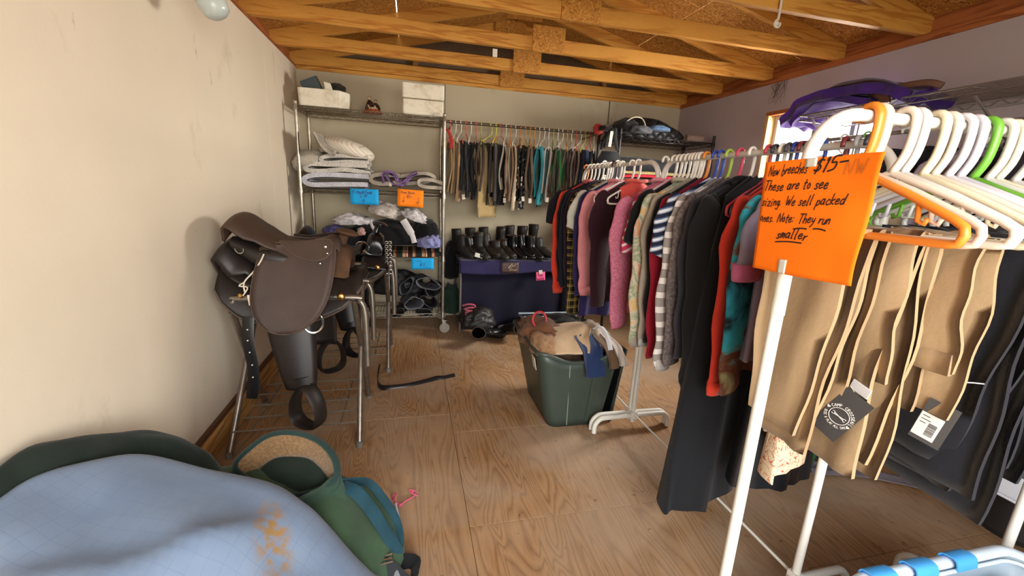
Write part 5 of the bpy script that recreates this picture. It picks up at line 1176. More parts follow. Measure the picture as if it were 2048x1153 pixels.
TEES = [
 # y,   yaw, label, material, sleeve, slen, blen, hanger colour/name, extras
 (2.965, 16, 'black tee with short sleeves at the far end of the far rack', F('#16151a'), 'S', .20, .60, ('#df8a4a', 'orange'), {}),
 (2.90, 18, 'scarlet long-sleeved top behind the navy ones on the far rack', F('#d8412c'), 'L', .66, .60, ('#e8e4da', 'white'), {'cuff': F('#e04a30')}),
 (2.84, 18, 'black top with salmon shoulder trim on the far rack', F('#181820'), 'L', .58, .66, ('#e8e4da', 'white'), {'collar': F('#d46a66')}),
 (2.775, 18, 'dark navy long-sleeved top on the far rack', F('#161a26'), 'L', .60, .66, ('#e8e4da', 'white'), {}),
 (2.71, 18, 'dark plum long-sleeved top left of the plaid shirt', F('#2a1826'), 'L', .60, .68, ('#e8e4da', 'white'), {}),
 (2.645, 17, 'yellow and black plaid flannel shirt on the far rack', PLAID, 'L', .78, .78, ('#e8e4da', 'white'), {}),
 (2.575, 18, 'off-white tee with short sleeves beside the plaid shirt', F('#c3c0b2'), 'S', .20, .62, ('#e2ded2', 'white'), {}),
 (2.52, 18, 'dark violet long-sleeved top behind the pink sweatshirt', F('#2c2554'), 'L', .60, .86, ('#4a2438', 'plum'), {}),
 (2.455, 20, 'pale pink sweatshirt with ribbed cuffs on the far rack', F('#dd8c90'), 'L', .56, .62, ('#e8e4da', 'white'), {'cuff': F('#d98488'), 'collar': F('#d98488'), 'sw': .088}),
 (2.30, 20, 'dark maroon sweater with long sleeves on the far rack', F('#32151f'), 'L', .62, .70, ('#e8e4da', 'white'), {'sw': .09}),
 (2.23, 18, 'coral red polo with a collar next to the maroon sweater', F('#e0564c'), None, .18, .26, ('#e8e4da', 'white'), {'collar': F('#e86a5e'), 'w_': .12}),
 (1.965, 20, 'rose pink knit with long sleeves at the start of the middle rack', F('#cf7486'), 'L', .60, .66, ('#ece8de', 'white'), {'smat': ROSEM, 'collar': F('#d98a96'), 'w_': .255, 'sw': .088}),
 (1.888, 17, 'red and white striped tee under the black tee', STR_R, 'S', .25, .62, ('#ece8de', 'white'), {'sw': .072, 'w_': .172}),
 (1.85, 17, 'black tee with wide short sleeves over the striped one', F('#131215'), 'S', .21, .62, ('#ece8de', 'white'), {'sw': .085, 'w_': .178}),
 (1.785, 18, 'cream hooded sweatshirt with a faded tropical print', PRINT, 'L', .64, .68, ('#ece8de', 'white'), {'cuff': F('#a3938a'), 'collar': F('#b0a690'), 'sw': .09}),
 (1.735, 18, 'plain grey-beige sweatshirt behind the printed one', F('#a99c8d'), 'L', .62, .68, ('#ece8de', 'white'), {'cuff': F('#b4b6b8')}),
 (1.69, 18, 'black long-sleeved top between the beige and the striped ones', F('#121116'), 'L', .60, .68, ('#ece8de', 'white'), {}),
 (1.655, 18, 'crimson and charcoal block top on the middle rack', F('#8a1a30'), 'L', .66, .74, ('#e58a2e', 'orange'), {'smat': F('#96182c')}),
 (1.60, 17, 'navy white and blue striped tee with short sleeves', STR_N, 'S', .21, .60, ('#2f4fb0', 'blue'), {'sw': .085}),
 (1.565, 18, 'grey and white hooped long-sleeved top', STR_G, 'L', .66, .70, ('#2f4fb0', 'blue'), {'cuff': F('#b9b3ae')}),
 (1.52, 18, 'grey melange sweater with long sleeves', MEL, 'L', .64, .66, ('#a6c94a', 'lime green'), {'hem': F('#c23a2e')}),
 (1.46, 17, 'charcoal zip fleece with long sleeves', F('#3a3a42'), 'L', .58, .66, ('#d24a68', 'pink'), {}),
 (1.40, 18, 'big black winter jacket with turned cuffs', F('#161719'), 'L', .66, .74, ('#ece8de', 'white'), {'cuff': F('#17181a'), 'sw': .102, 'th': .05, 'collar': F('#131416')}),
 (1.325, 20, 'long black riding skirt reaching almost to the floor', F('#141519'), None, .2, 1.29, ('#c9485a', 'red'), {'flare': 1.6, 'th': .06, 'w_': .17, 'x': 1.19}),
 (1.265, 20, 'scarlet and white block long-sleeved top', F('#d23a2a'), 'L', .62, .64, ('#ece8de', 'white'), {'cuff': F('#d8402c')}),
 (1.215, 22, 'turquoise and brown tie-dyed long-sleeved top', TIE, 'L', .60, .66, ('#2b3f94', 'navy blue'), {'sw': .092}),
 (1.165, 20, 'lavender grey tee with short sleeves', F('#8d8398'), 'S', .18, .60, ('#9a9a9c', 'grey'), {'cuff': F('#c56a92')}),
 (1.01, 30, 'cream tunic with a red scroll pattern, hem hanging low', REDPAT, None, .2, .90, ('#a9a9ad', 'grey'), {'flare': 1.25, 'w_': .18}),
 (1.045, 24, 'rust orange sweater behind the white pole', F('#b5431f'), 'L', .60, .64, ('#7a3038', 'dark red'), {'sw': .1, 'hem': F('#a93d1c')}),
 (.975, 14, 'pale beige long cardigan at the near end of the middle rack', F('#b7a487'), 'L', .60, .80, ('#39404c', 'dark grey'), {}),
 (1.12, 6, 'shiny black satin coat, hem seen behind the beige breeches', plain('black_satin', '#16171b', .3, var=.4), None, .2, 1.08, ('#2f4fb0', 'blue'), {'flare': 1.35, 'w_': .13, 'th': .06, 'x': 1.30}),
]
for i, (y, yw, lb, mt, sl, slen, blen, (hc, hn), ex) in enumerate(TEES):
    yaw = radians(yw)
    hanger(f'{hn} plastic hanger holding the {lb.split(" with ")[0].split(" on the ")[0].split(" behind ")[0].split(" beside ")[0].split(" under ")[0].split(" between ")[0].split(" at the ")[0].split(",")[0]}', (RX, y, 1.5-.001), yaw, hc, 'hangers on the far rack' if y > 2 else 'hangers on the middle rack')
    kw = dict(ex); top(lb, y, yaw, mt, sl, slen, blen, seed=i*3, group='tops on the far rack' if y > 2 else 'tops on the middle rack', **kw)
for i, (y, c, n) in enumerate(((2.42, '#e8e4da', 'white'), (2.61, '#e8e4da', 'white'), (1.82, '#ece8de', 'white'), (1.755, '#ece8de', 'white'), (1.71, '#ece8de', 'white'), (1.295, '#39404c', 'dark grey'), (1.24, '#4a4a52', 'dark grey'), (1.19, '#7a3038', 'dark red'))):
    hanger(f'empty {n} hanger on the ' + ('far' if y > 2 else 'middle') + f' rack, {["behind the pink sweatshirt", "behind the off-white tee", "before the black tee", "beside the printed sweatshirt", "beside the black top", "right of the long skirt", "left of the tie-dyed top", "right of the tie-dyed top"][i]}', (RX, y, 1.499), radians(18), c, 'hangers on the far rack' if y > 2 else 'hangers on the middle rack')
# details that single pieces out: a white panel on the charcoal fleece, the scarlet top's white bands, the plaid lining of the long skirt
def on_top(name, idx, poly, mat, lift=.004):
    pass

# ---------------------------------------------------------------- green tote with folded clothes
TG = thing('storage_tote', 'dark green plastic tote heaped with folded clothes, under the far clothes rack', 'tote', (.92, 2.36, 0))
GT = plain('green_grey_plastic', '#39443d', .42, var=.2, vs=5, bs=90, bst=.1)
def totegrid(x0, x1, y0, y1, X0, X1, Y0, Y1, z0, z1, dip):
    def ring(f, off=0):
        out = []; a0, a1 = x0+(X0-x0)*f-off, x1+(X1-x1)*f+off; b0, b1 = y0+(Y0-y0)*f-off, y1+(Y1-y1)*f+off; r = .05
        for cx, cy, s0 in ((a1-r, b1-r, 0), (a0+r, b1-r, 1), (a0+r, b0+r, 2), (a1-r, b0+r, 3)):
            for i in range(5):
                a = pi/2*(s0+i/4); out.append((cx+r*cos(a), cy+r*sin(a)))
        full = []
        for i in range(len(out)):
            p, q = Vector(out[i]).to_3d(), Vector(out[(i+1) % len(out)]).to_3d(); m = 8 if (q-p).length > .15 else 1
            for j in range(m): full.append(p.lerp(q, j/m))
        return full
    n = len(ring(0)); cx = (X0+X1)/2
    def zz(p, f): return z0+(z1-z0)*f-(dip*exp(-((p.x-cx)/(.33*(X1-X0)))**4)*f if abs(p.y-Y0) < .06 or abs(p.y-Y1) < .06 else 0)
    return ring, zz, n
ring, zz, n = totegrid(.765, 1.085, 2.07, 2.56, .665, 1.145, 2.02, 2.61, 0, .475, .055)
k = MB()
def tg(u, v):
    r_ = ring(v, .006*(1 if (round(u*n) % 7 == 3) else 0)*(.1 < v < .85)); p = r_[round(u*n) % n]; return V(p.x, p.y, zz(p, v))
k.grid(tg, n, 9, cu=True); q = ring(0); k.add([V(p.x, p.y, .004) for p in q], [tuple(range(n))]); k.build('tub', GT, TG, solid=.005, ang=50)
k = MB(); rr = ring(1.0, .010); k.tube([V(p.x, p.y, zz(p, 1.0)) for p in rr], .011, 8, closed=True); k.build('rim', GT, TG)
for fx in (.70,):
    x0_ = .765+(1.085-.765)*fx; x1_ = .665+(1.145-.665)*fx
    k = MB(); k.tube([V(x0_, 2.062, .03), V(x1_, 2.018, .40)], .012, 8, flat=(1, .6)); k.build('rib', GT, TG)
for fx in (.33,):
    x0_ = .765+(1.085-.765)*fx; x1_ = .665+(1.145-.665)*fx
    k = MB(); k.tube([V(x0_, 2.066, .01), V(x1_+.02, 2.020, .40)], .003, 6); k.build('rib', plain('worn_green_edge', '#87907f', .5), TG)
MB().box((.672, 2.14, .38), (.003, .06, .075), R=Matrix.Rotation(radians(-11), 3, 'Y')).build('label_sticker', plain('sticker_white', '#c9c6ba', .5), TG, smooth=False)
ld = thing('tote_lid', 'dark tote lid standing on edge between the green tote and the rack post', 'lid', (1.19, 2.3, 0))
k = MB(); k.box((1.170, 2.32, .235), (.012, .50, .46), R=Matrix.Rotation(radians(7), 3, 'Y')); k.build('lid_panel', plain('black_plastic', '#16181a', .45), ld, smooth=False, bevel=.006)
k = MB(); k.tube([V(1.145+.0, 2.075, .012), V(1.20, 2.075, .455), V(1.20, 2.565, .455), V(1.145, 2.565, .012)], .011, 8, closed=True); k.build('lid_rim', GT, ld)
TB = [('folded_jacket', 'brown jacket bundled in the left of the green tote', (.76, 2.35, .47), (.13, .20, .10), '#7a5138', 71), ('folded_jacket', 'tan jacket draped over the left rim of the green tote', (.715, 2.14, .475), (.07, .11, .07), '#a07a58', 72), ('folded_jacket', 'dark folded jacket in the back of the green tote', (.95, 2.47, .44), (.18, .12, .11), '#1d1a1c', 73), ('folded_shirt', 'pale folded shirt in the right of the green tote', (1.07, 2.28, .46), (.09, .16, .09), '#b9aa98', 74), ('folded_shirt', 'dark folded shirt filling the middle of the green tote', (.92, 2.28, .38), (.2, .22, .08), '#5a4434', 75)]
for nm, lb, c, r, col, sd in TB:
    k = crumple(V(*c), r, sd, .38, 4, 2.6); tag(k.build(nm, F(col, .85, .3), ang=180), lb, 'clothes', 'clothes in the green tote')
k = MB(); k.strip(smooth_path([V(.84, 2.05, .455), V(.86, 2.12, .50), V(.92, 2.25, .535), V(.97, 2.36, .53)], 5), .012, (1, -.3, .12), .24, .004, 7, seed=5); o = k.build('cream_saddle_cloth', F('#d3b894', .8, .2), ang=120); tag(o, 'cream cloth with a small black patch, lying over the front of the green tote', 'cloth')
k = MB(); k.prism([(-.022, -.018), (.02, -.02), (.024, .014), (.004, .022), (-.02, .012)], lambda a, b, h: V(.955+a, 2.13+b*.8, .524+b*.5+h), .003); tag(k.build('black_patch', F('#14171d')), 'small black patch lying on the cream cloth in the tote', 'patch')
for pts, wd, c, lb, nm in (([(.965, 2.16, .52), (.97, 2.05, .485), (.975, 1.998, .42), (.985, 1.985, .34)], .12, '#24365e', 'navy cloth hanging over the front rim of the green tote', 'navy_cloth'), ([(1.05, 2.18, .52), (1.06, 2.05, .50), (1.075, 1.995, .455), (1.09, 1.985, .385)], .055, '#6e5540', 'brown cloth strip hanging over the front rim of the green tote', 'brown_cloth'), ([(1.10, 2.18, .525), (1.11, 2.05, .505), (1.125, 1.993, .465), (1.145, 1.98, .40)], .05, '#cdbfb4', 'white cloth end hanging at the front right of the green tote', 'white_cloth')):
    k = MB(); k.strip(smooth_path([V(*p) for p in pts], 5), .014, (1, .1, .0), wd, .003, 7, seed=3); tag(k.build(nm, F(c), ang=120), lb, 'cloth')
k = MB(); k.tube([V(.735+.042*cos(a), 2.28+.012*sin(a), .585+.045*sin(a)) for a in [2*pi*i/20 for i in range(20)]], .007, 8, closed=True); tag(k.build('red_band', plain('red_rubber', '#b32b33', .5)), 'red ring band standing on the brown jacket in the green tote', 'band')
k = MB(); k.tube(smooth_path([V(1.03, 2.16, .56), V(1.045, 2.10, .59), V(1.06, 2.04, .545), V(1.065, 2.0, .49)], 5), .014, 6, flat=(1, .3), up=(1, 0, 0)); tag(k.build('white_lace', F('#d9d9de')), 'white ribbon sticking up at the right of the green tote', 'ribbon')
# ---------------------------------------------------------------- near rack with the breeches for sale
CY = .70
clothes_rack('white tubular clothes rack nearest the camera, hung with tan and black breeches', (.745, CY), (1.775, CY))
R90 = radians(90)
HC = [(.872, '#e8882e', 'bright orange'), (.892, '#e6c9b4', 'peach'), (.962, '#e6d8c6', 'cream'), (.990, '#dcd8d6', 'white'), (1.045, '#e9dfbf', 'ivory'), (1.075, '#e2d6c4', 'cream'), (1.115, '#dad8dc', 'white'), (1.15, '#d6d2dc', 'pale lilac'), (1.19, '#6fae3c', 'green'), (1.235, '#dcdcd2', 'white'), (1.265, '#e9dfc6', 'ivory'), (1.32, '#dcdcd8', 'white'), (1.38, '#e9dfbf', 'ivory'), (1.44, '#dcdcd8', 'white'), (1.50, '#dcdcd8', 'white'), (1.56, '#d9d4cf', 'white')]
for i, (x, c, n) in enumerate(HC):
    hanger(f'{n} plastic hanger on the near rack, {ORD[i]} from the left', (x, CY, 1.4985), -R90+radians((-3, 2, 4, -2)[i % 4]), c, 'hangers on the near rack', kind='thick')
def tanM(n, c): return F(c, .85, .12, 900)
TAN = [tanM(0, '#a98d6a'), tanM(1, '#a18462'), tanM(2, '#ad906c')]
ZB = -.232
# local +X of rz=-90 points to -Y (towards the camera's near side)
TP = [(.872, .0, 'tan breeches nearest the pole, partly behind the orange sign', -.055, .215, .46, .42, 0, None, .34), (.892, .0, 'tan breeches second from the pole, just behind the first', -.045, .22, .50, .44, 1, None, .30), (.962, 2, 'tan breeches third from the pole, turned-up waistband above the black logo tag', -.012, .185, .30, .53, 2, 'front', -.18), (.990, -2, 'tan breeches fourth from the pole, long leg behind the black logo tag', .005, .17, .54, .50, 0, None, .10), (1.045, 2, 'tan breeches fifth from the pole, waistband with a button loop', .055, .17, .26, .36, 2, 'front', -.10), (1.075, 0, 'tan breeches farthest from the pole, half hidden by the others', .03, .16, .37, .36, 1, None, .20)]
for i, (x, dr, lb, off, w_, L1, L2, m_, bd, tp_) in enumerate(TP):
    trousers(lb, (x, CY, 1.4985), -R90+radians(dr*2), TAN[m_], ZB, w_, L1, L2, .012, seed=40+i, off=off, gap=.02, group='tan breeches on the near rack', band=bd, taper=tp_)
NB = F('#1f1f27', .85, .2, 900)
BP = [(1.15, 'black breeches first behind the tan ones, with price tag and embroidered emblem', .04, .32, .50, .56), (1.19, 'black breeches on the green hanger', .03, .30, .54, .60), (1.265, 'black breeches right of the green hanger', .02, .30, .56, .60), (1.32, 'black breeches fourth behind the tan ones', .0, .31, .50, .54), (1.38, 'black breeches fifth behind the tan ones', .02, .30, .5, .52), (1.44, 'black breeches second from the right on the near rack', .0, .30, .48, .5), (1.50, 'black breeches at the right end of the near rack', .01, .30, .48, .5)]
for i, (x, lb, off, w_, L1, L2) in enumerate(BP):
    bq = trousers(lb, (x, CY, 1.4985), -R90+radians((0, -4, 6, 0, -5, 4, 0)[i]), NB, ZB, w_, L1, L2, .013, seed=70+i, off=off, gap=.016, group='black breeches on the near rack', taper=(.35, .2, .28, .15, .2, .1, .1)[i], lean=(-.02, .03, .0, .02, -.02, 0, 0)[i])
    if i == 0: B1 = bq

# orange paper sign taped to the pole
SGc = [V(.656, .705, 1.401), V(.668, .500, 1.408), V(.730, .551, 1.196), V(.718, .758, 1.189)]
sg = thing('paper_sign', 'orange paper sign about new breeches, taped to the white pole of the near rack', 'sign', (.69, .63, 1.19))
nrm = (SGc[1]-SGc[0]).cross(SGc[3]-SGc[0]).normalized()
if nrm.dot(V(0, 0, 1.3)-SGc[0]) < 0: nrm = -nrm
def sgp(u, v):
    p = SGc[0].lerp(SGc[1], u).lerp(SGc[3].lerp(SGc[2], u), v)
    return p+nrm*(.006*sin(3.0*u)*(v-.1)+.010*max(0, u-.8)*sin(8*v+1)*5*.35)+(SGc[1]-SGc[0])*(-.012*sin(pi*v)*max(0, (u-.85)/.15))
k = MB(); k.grid(sgp, 28, 24); PS_ = k.build('paper', P_ORANGE2, sg, solid=.0006, ang=180)
WL = [('New breeches', .05, .115, .085, -.02), ('$15-', .48, .105, .105, -.03), ('These are to see', .02, .25, .085, -.03), ('sizing. We sell packed', .02, .385, .080, -.04), ('ones. Note: They run', .02, .525, .082, -.02), ('smaller', .24, .665, .088, -.015)]
k = MB(); W_, H_ = (SGc[1]-SGc[0]).length, (SGc[3]-SGc[0]).length
WID = {0: .38, 1: .27, 2: .62, 3: .78, 4: .70, 5: .31}
rg = random.Random(4)
for i, (tx, u0, v0, h, sl_) in enumerate(WL):
    m2 = MB(); wlen = letters(m2, tx, V(0, 0, 0), V(1, 0, 0), V(0, 1, 0), 1.0, .125 if i != 1 else .12, .30, .15, jitter=.09, rng=rg)
    vs = []
    for (a, b, c) in m2.v:
        u = u0+a/wlen*WID[i]; v = v0-b*h+sl_*(a/wlen)*WID[i]*1.0; vs.append(sgp(u, v)+nrm*.0012)
    k.add(vs, m2.f)
for (u0, v0, u1, v1) in ((.40, .575, .53, .565), (.585, .56, .70, .57), (.235, .705, .51, .69)):
    pts = [(u0+(u1-u0)*i/6, v0+(v1-v0)*i/6-.008*sin(pi*i/6)) for i in range(7)]
    k.add([sgp(a, b+s_*.006)+nrm*.0012 for a, b in pts for s_ in (-1, 1)], [(2*i, 2*i+1, 2*i+3, 2*i+2) for i in range(6)])
k.build('writing', INK, PS_, smooth=False)
k = MB(); m2 = MB(); wl_ = letters(m2, 'NW', V(0, 0, 0), V(1, 0, 0), V(0, 1, 0), 1, .12, .1, .3)
k.add([sgp(.74+a/wl_*.18, .135-b*.10)+nrm*.0011 for a, b, c in m2.v], m2.f); k.build('faded_writing', plain('ghost_ink', '#d0711c', .7), sg, smooth=False)
k = MB(); k.grid(lambda u, v: sgp(.315+.085*u, .86+.15*v)+nrm*.0016 if v < .9 else sgp(.315+.085*u, .995)+nrm*.0016, 5, 6); k.build('tape', TAPEW, sg, solid=.0006)
k = MB(); k.tube([V(.745, CY, 1.235), V(.745, CY, 1.10)], [.0139, .0142], 12); k.build('tape_wrap', plain('masking_tape', '#d8d2c2', .6, var=.2, vs=30), sg)
k = MB(); k.grid(lambda u, v: sgp(.40+.10*u, .0+.065*v)+nrm*.0016, 5, 5); k.build('tape', TAPEW, sg, solid=.0006)

# black logo tag on the third breeches
def arc_text(k, text, c, du, dv, r, a0, a1, h, wd, inside=False):
    n = len(text)
    for i, ch in enumerate(text):
        a = a0+(a1-a0)*(i+.5)/n; rad = du*cos(a)+dv*sin(a); tan = (du*-sin(a)+dv*cos(a))*(-1 if not inside else 1)
        up = rad if not inside else -rad
        letters(k, ch, c+rad*(r-(h*.5 if not inside else -h*.5))-tan*h*.28, tan, up, h, wd, 0, .1)
def bits(k, c, du, dv, s, wd):
    "two snaffle rings joined by crossed cannons"
    nn = du.cross(dv).normalized()*.0008
    for sg_ in (-1, 1):
        pts = [c+nn+du*(sg_*s+.26*s*cos(a)*-sg_)+dv*(.26*s*sin(a)) for a in [pi*(.25+1.5*i/10)+pi for i in range(11)]]
        k.tube(pts, wd, 5)
        k.tube([c+nn+du*(-.74*s)+dv*(sg_*.14*s), c+nn+du*0+dv*0, c+nn+du*(.74*s)+dv*(-sg_*.14*s)], wd, 5)
TAGW = plain('tag_print_white', '#d8d0c8', .6)
def tagaxes(rot, yawf=0):
    du, dv = V(sin(yawf), -cos(yawf), 0), V(0, 0, 1)
    return du*cos(rot)+dv*sin(rot), -du*sin(rot)+dv*cos(rot)
def swing_tag(name, label, c, w_, h_, rot, mat, yawf=0):
    du, dv = tagaxes(rot, yawf); nn = du.cross(dv).normalized(); t = thing(name, label, 'tag', tuple(c))
    vs = [c+du*(a*w_/2)+dv*(b*h_/2) for a, b in ((-1, -1), (1, -1), (1, 1), (-1, 1))]
    k = MB(); k.add([q-nn*.0004 for q in vs]+[q+nn*.0004 for q in vs], [(0, 3, 2, 1), (4, 5, 6, 7)]+[(i, (i+1) % 4, (i+1) % 4+4, i+4) for i in range(4)]); k.build('card', mat, t, smooth=False)
    return t, du, dv, nn
lt, du, dv, nn = swing_tag('swing_tag', 'black swing tag with a round white logo, hanging from the third tan breeches', V(.914, .650, .880), .058, .122, radians(-26), plain('black_card', '#34302f', .6), radians(20))
lc = V(.914, .650, .880)+nn*.0006-dv*.004
k = MB(); arc_text(k, 'CAMP CROSSRAIL', lc, du, dv, .0255, radians(158), radians(-8), .0062, .0010); arc_text(k, 'RIDE & PLAY ALL DAY', lc, du, dv, .0255, radians(195), radians(335), .0050, .0008, True); k.build('ring_lettering', TAGW, lt, smooth=False)
k = MB(); k.tube([lc+du*(.0192*cos(a))+dv*(.0192*sin(a)) for a in [2*pi*i/40 for i in range(40)]], .0007, 6, closed=True); bits(k, lc, du, dv, .0125, .0007)
k.build('round_logo', TAGW, lt, kind='stuff')
k = MB()
for sg_ in (-1, 1):
    h = [(0, -.0035), (.0035, .0008), (.0028, .003), (.001, .003), (0, .0018), (-.001, .003), (-.0028, .003), (-.0035, .0008)]
    aa = radians(172 if sg_ < 0 else -18); cc = lc+du*(.0265*cos(aa))+dv*(.0265*sin(aa)); k.add([cc+du*a+dv*b+nn*.0004 for a, b in h], [tuple(range(8))])
k.build('heart_marks', TAGW, lt, kind='stuff', smooth=False)
k = MB(); k.tube([V(.914, .650, .880)+dv*.055, V(.93, .655, .945), V(.945, .652, .97)], .0008, 5); k.build('string', PALEM, lt)
MB().box(V(.932, .636, .948), (.003, .040, .022), R=Matrix.Rotation(radians(14), 3, 'X')).build('care_label', plain('label_white', '#d9d6d8', .6), lt, smooth=False)
# price tag and emblem on the first black breeches
bt, du, dv, nn = swing_tag('price_tag', 'dark swing tag with a white barcode sticker, hanging on the black breeches', V(1.06, .570, .893), .052, .098, radians(-10), plain('charcoal_card', '#43403f', .6), radians(14))
bc = V(1.06, .570, .893)+nn*.0007-du*.006-dv*.012
k = MB(); k.add([bc+du*(a*.019)+dv*(b*.028) for a, b in ((-1, -1), (1, -1), (1, 1), (-1, 1))], [(0, 1, 2, 3)]); k.build('sticker', plain('sticker_paper', '#d6d3cd', .6), bt, smooth=False)
k = MB(); rg = random.Random(9); y = -.020
while y < .008:
    b = rg.choice((.0006, .0010, .0016)); k.add([bc+nn*.0004+du*(a*.007+.007)+dv*(y+c*b) for a, c in ((-1, 0), (1, 0), (1, 1), (-1, 1))], [(0, 1, 2, 3)]); y += b+rg.choice((.0006, .0010))
for i, wl_ in enumerate((.012, .016, .010)): k.add([bc+nn*.0004+du*(-.015+a*wl_)+dv*(.020-.008*i+.0016*b) for a, b in ((0, 0), (1, 0), (1, 1), (0, 1))], [(0, 1, 2, 3)])
k.build('barcode', INK, bt, kind='stuff', smooth=False)
k = MB(); k.tube(smooth_path([V(1.06, .570, .893)+dv*.045, V(1.066, .565, .965), V(1.075, .555, .992), V(1.11, .540, .995)], 4), .0013, 6); k.build('plastic_loop', plain('clear_loop', '#b9b4b4', .3), bt)
em = MB(); bits(em, V(1.106, .592, 1.06), V(0, -1, 0), V(0, 0, 1), .020, .0009); em.build('embroidered_emblem', plain('grey_thread', '#a8a4a8', .6), B1, kind='stuff', label='small grey embroidered emblem of crossed bits')

# ---------------------------------------------------------------- right wall: wire shelf, purple blanket, hanging clothes
ws_ = thing('wire_ledge_shelf', 'long wire shelf along the right wall, above the near racks', 'shelf', (2.6, 1.0, 1.83))
GW = plain('grey_epoxy_wire', '#8f8a86', .35, .5, .15)
k = MB(); wire_shelf(k, 2.40, 2.785, -.55, 2.38, 1.862, .003, .026); k.build('shelf', GW, ws_, kind='stuff', ang=180)
for y in (-.2, .65, 1.5, 2.30):
    k = MB(); k.tube([(2.42, y, 1.825), (2.79, y, 1.60), (2.795, y, 1.83)], .006, 8); k.build('bracket', GW, ws_)
k = MB(); k.tube([(2.42, -.5, 1.70), (2.42, 2.36, 1.70)], .0105, 10); k.build('hang_rail', GW, ws_)
for y in (-.3, .9, 2.2):
    k = MB(); k.tube([(2.42, y, 1.71), (2.42, y, 1.83)], .004, 6); k.build('rail_hook', GW, ws_)
PB = thing('purple_blanket', 'purple fleece blanket slumped over the far end of the wire wall shelf', 'blanket', (2.5, 2.1, 1.87))
PURB = fabric('#4b2a86', .9, .4)
pp = [at(a, b, x=2.43) for a, b in ((1566, 246), (1584, 234), (1608, 212), (1645, 190), (1695, 178), (1748, 179), (1795, 186), (1830, 194))]
for nm, dx, dz, th in (('upper_fold', .0, .0, .075), ('lower_fold', .02, -.045, .05)):
    k = MB(); k.strip(smooth_path([V(2.545+dx, p.y, p.z+dz) for p in (pp if dz == 0 else pp[1:6])], 5), th, (1, 0, 0), .30, .012, 9, seed=3); k.build(nm, PURB, PB, ang=180)
lt2 = MB(); lt2.strip(smooth_path([V(2.46, 1.98, 1.95), V(2.42, 1.92, 1.915), V(2.385, 1.87, 1.88), V(2.375, 1.84, 1.85)], 5), .006, (.1, 1, .15), .17, .003, 7, seed=2, taper=lambda f: 1-.75*f)
tag(lt2.build('leather_flap', leather('brown_flap', '#5d4034', .5), ang=120), 'brown leather flap hanging from under the purple blanket on the wall shelf', 'leather')
k = MB(); k.tube(smooth_path([V(2.44, 2.0, 1.935), V(2.43, 1.86, 1.93), V(2.44, 1.72, 1.925), V(2.46, 1.66, 1.90)], 5), .016, 8, flat=(1, .6), up=(0, 0, 1)); tag(k.build('brown_pole_strap', leather('brown_strap', '#6a4a3c', .5)), 'rolled brown strap lying under the purple blanket on the wall shelf', 'strap')
FLOR = blotch('floral_print', [(.35, '#d8d4d6'), (.50, '#e6e2e4'), (.56, '#b48aa0'), (.60, '#e6e2e4'), (.68, '#8a9a80'), (.72, '#ddd8da')], 26, 1.0)
WR = [(2.18, 'white floral blouse hanging under the wall shelf, farthest from the camera', FLOR, 'S', .18, .60, '#dcdcd8', 'white'), (2.06, 'white lace blouse hanging under the wall shelf', fabric('#dcd9dc', .85, .15), 'S', .18, .58, '#dcdcd8', 'white'), (1.93, 'second floral blouse hanging under the wall shelf', FLOR, 'S', .18, .6, '#6fae3c', 'green'), (1.74, 'black hooded jacket hanging leftmost of the dark ones under the wall shelf', fabric('#1b1a20'), 'L', .58, .68, '#dcdcd8', 'white'), (1.58, 'black show coat in the middle of the dark clothes under the wall shelf', fabric('#15141a'), 'L', .60, .72, '#d04a80', 'magenta'), (1.42, 'grey lilac shirt hanging between the dark coats under the wall shelf', fabric('#9a8d9c'), 'L', .56, .62, '#dcdcd8', 'white'), (1.28, 'black coat hanging nearest on the right under the wall shelf', fabric('#17161c'), 'L', .62, .74, '#c0582e', 'rust orange'), (1.14, 'dark jacket at the right edge under the wall shelf', fabric('#1f1c24'), 'L', .60, .7, '#dcdcd8', 'white')]
for i, (y, lb, m_, sl, slen, bl__, hc, hn) in enumerate(WR):
    hanger(f'{hn} hanger under the wall shelf holding the {" ".join(lb.split(" hanging")[0].split(" in the")[0].split(" at the")[0].split()[:5])}', (2.42, y, 1.70-.001), radians(-14), hc, 'hangers under the wall shelf', kind='tube')
    top(lb, y, radians(-14), m_, sl, slen, bl__, seed=200+i, x=2.42, z=1.70, th=.045, collar=m_ if i > 2 else None, group='clothes under the wall shelf', sw=.085)

# ---------------------------------------------------------------- right floor: bucket, board, tote
k = MB(); k.lathe([(0, 0), (.125, .0), (.13, .01), (.155, .27), (.165, .275), (.165, .295), (.15, .296), (.145, .03), (0, .02)], (2.52, .99, 0), 28); tag(k.build('black_bucket', plain('black_bucket', '#2a2727', .5, var=.4)), 'black rubber bucket under the white board at the right edge', 'bucket')
wbd = thing('white_tray', 'white plastic tray resting on the black bucket at the right edge', 'tray', (2.4, .82, .30))
k = MB(); tub(k, 2.13, 2.70, .50, 1.10, .297, .40, .012); k.build('tray', plain('white_tray', '#d2d3da', .4, var=.08), wbd, smooth=False, bevel=.006)
k = MB(); tub(k, 2.20, 2.62, .56, 1.02, .405, .60, .006); tag(k.build('clear_box', plain('frosted_plastic', '#b3b2ba', .3, var=.1), smooth=False, bevel=.008), 'frosted plastic box standing in the white tray at the right edge', 'box')
k = MB(); k.lathe([(0, 0), (.085, 0), (.09, .006), (.115, .17), (.122, .172), (.122, .185), (.11, .186), (.085, .012), (0, .01)], (1.93, 1.56, 0), 26); tag(k.build('green_bucket', plain('green_bucket', '#2f7a4a', .4, var=.2)), 'small green bucket on the floor behind the tan breeches', 'bucket')
k = crumple(V(2.16, 1.62, .07), (.19, .15, .11), 83, .35); tag(k.build('dark_sack', fabric('#1d2a24', .85, .4), ang=180), 'dark green sack lying on the floor beside the green bucket', 'sack')
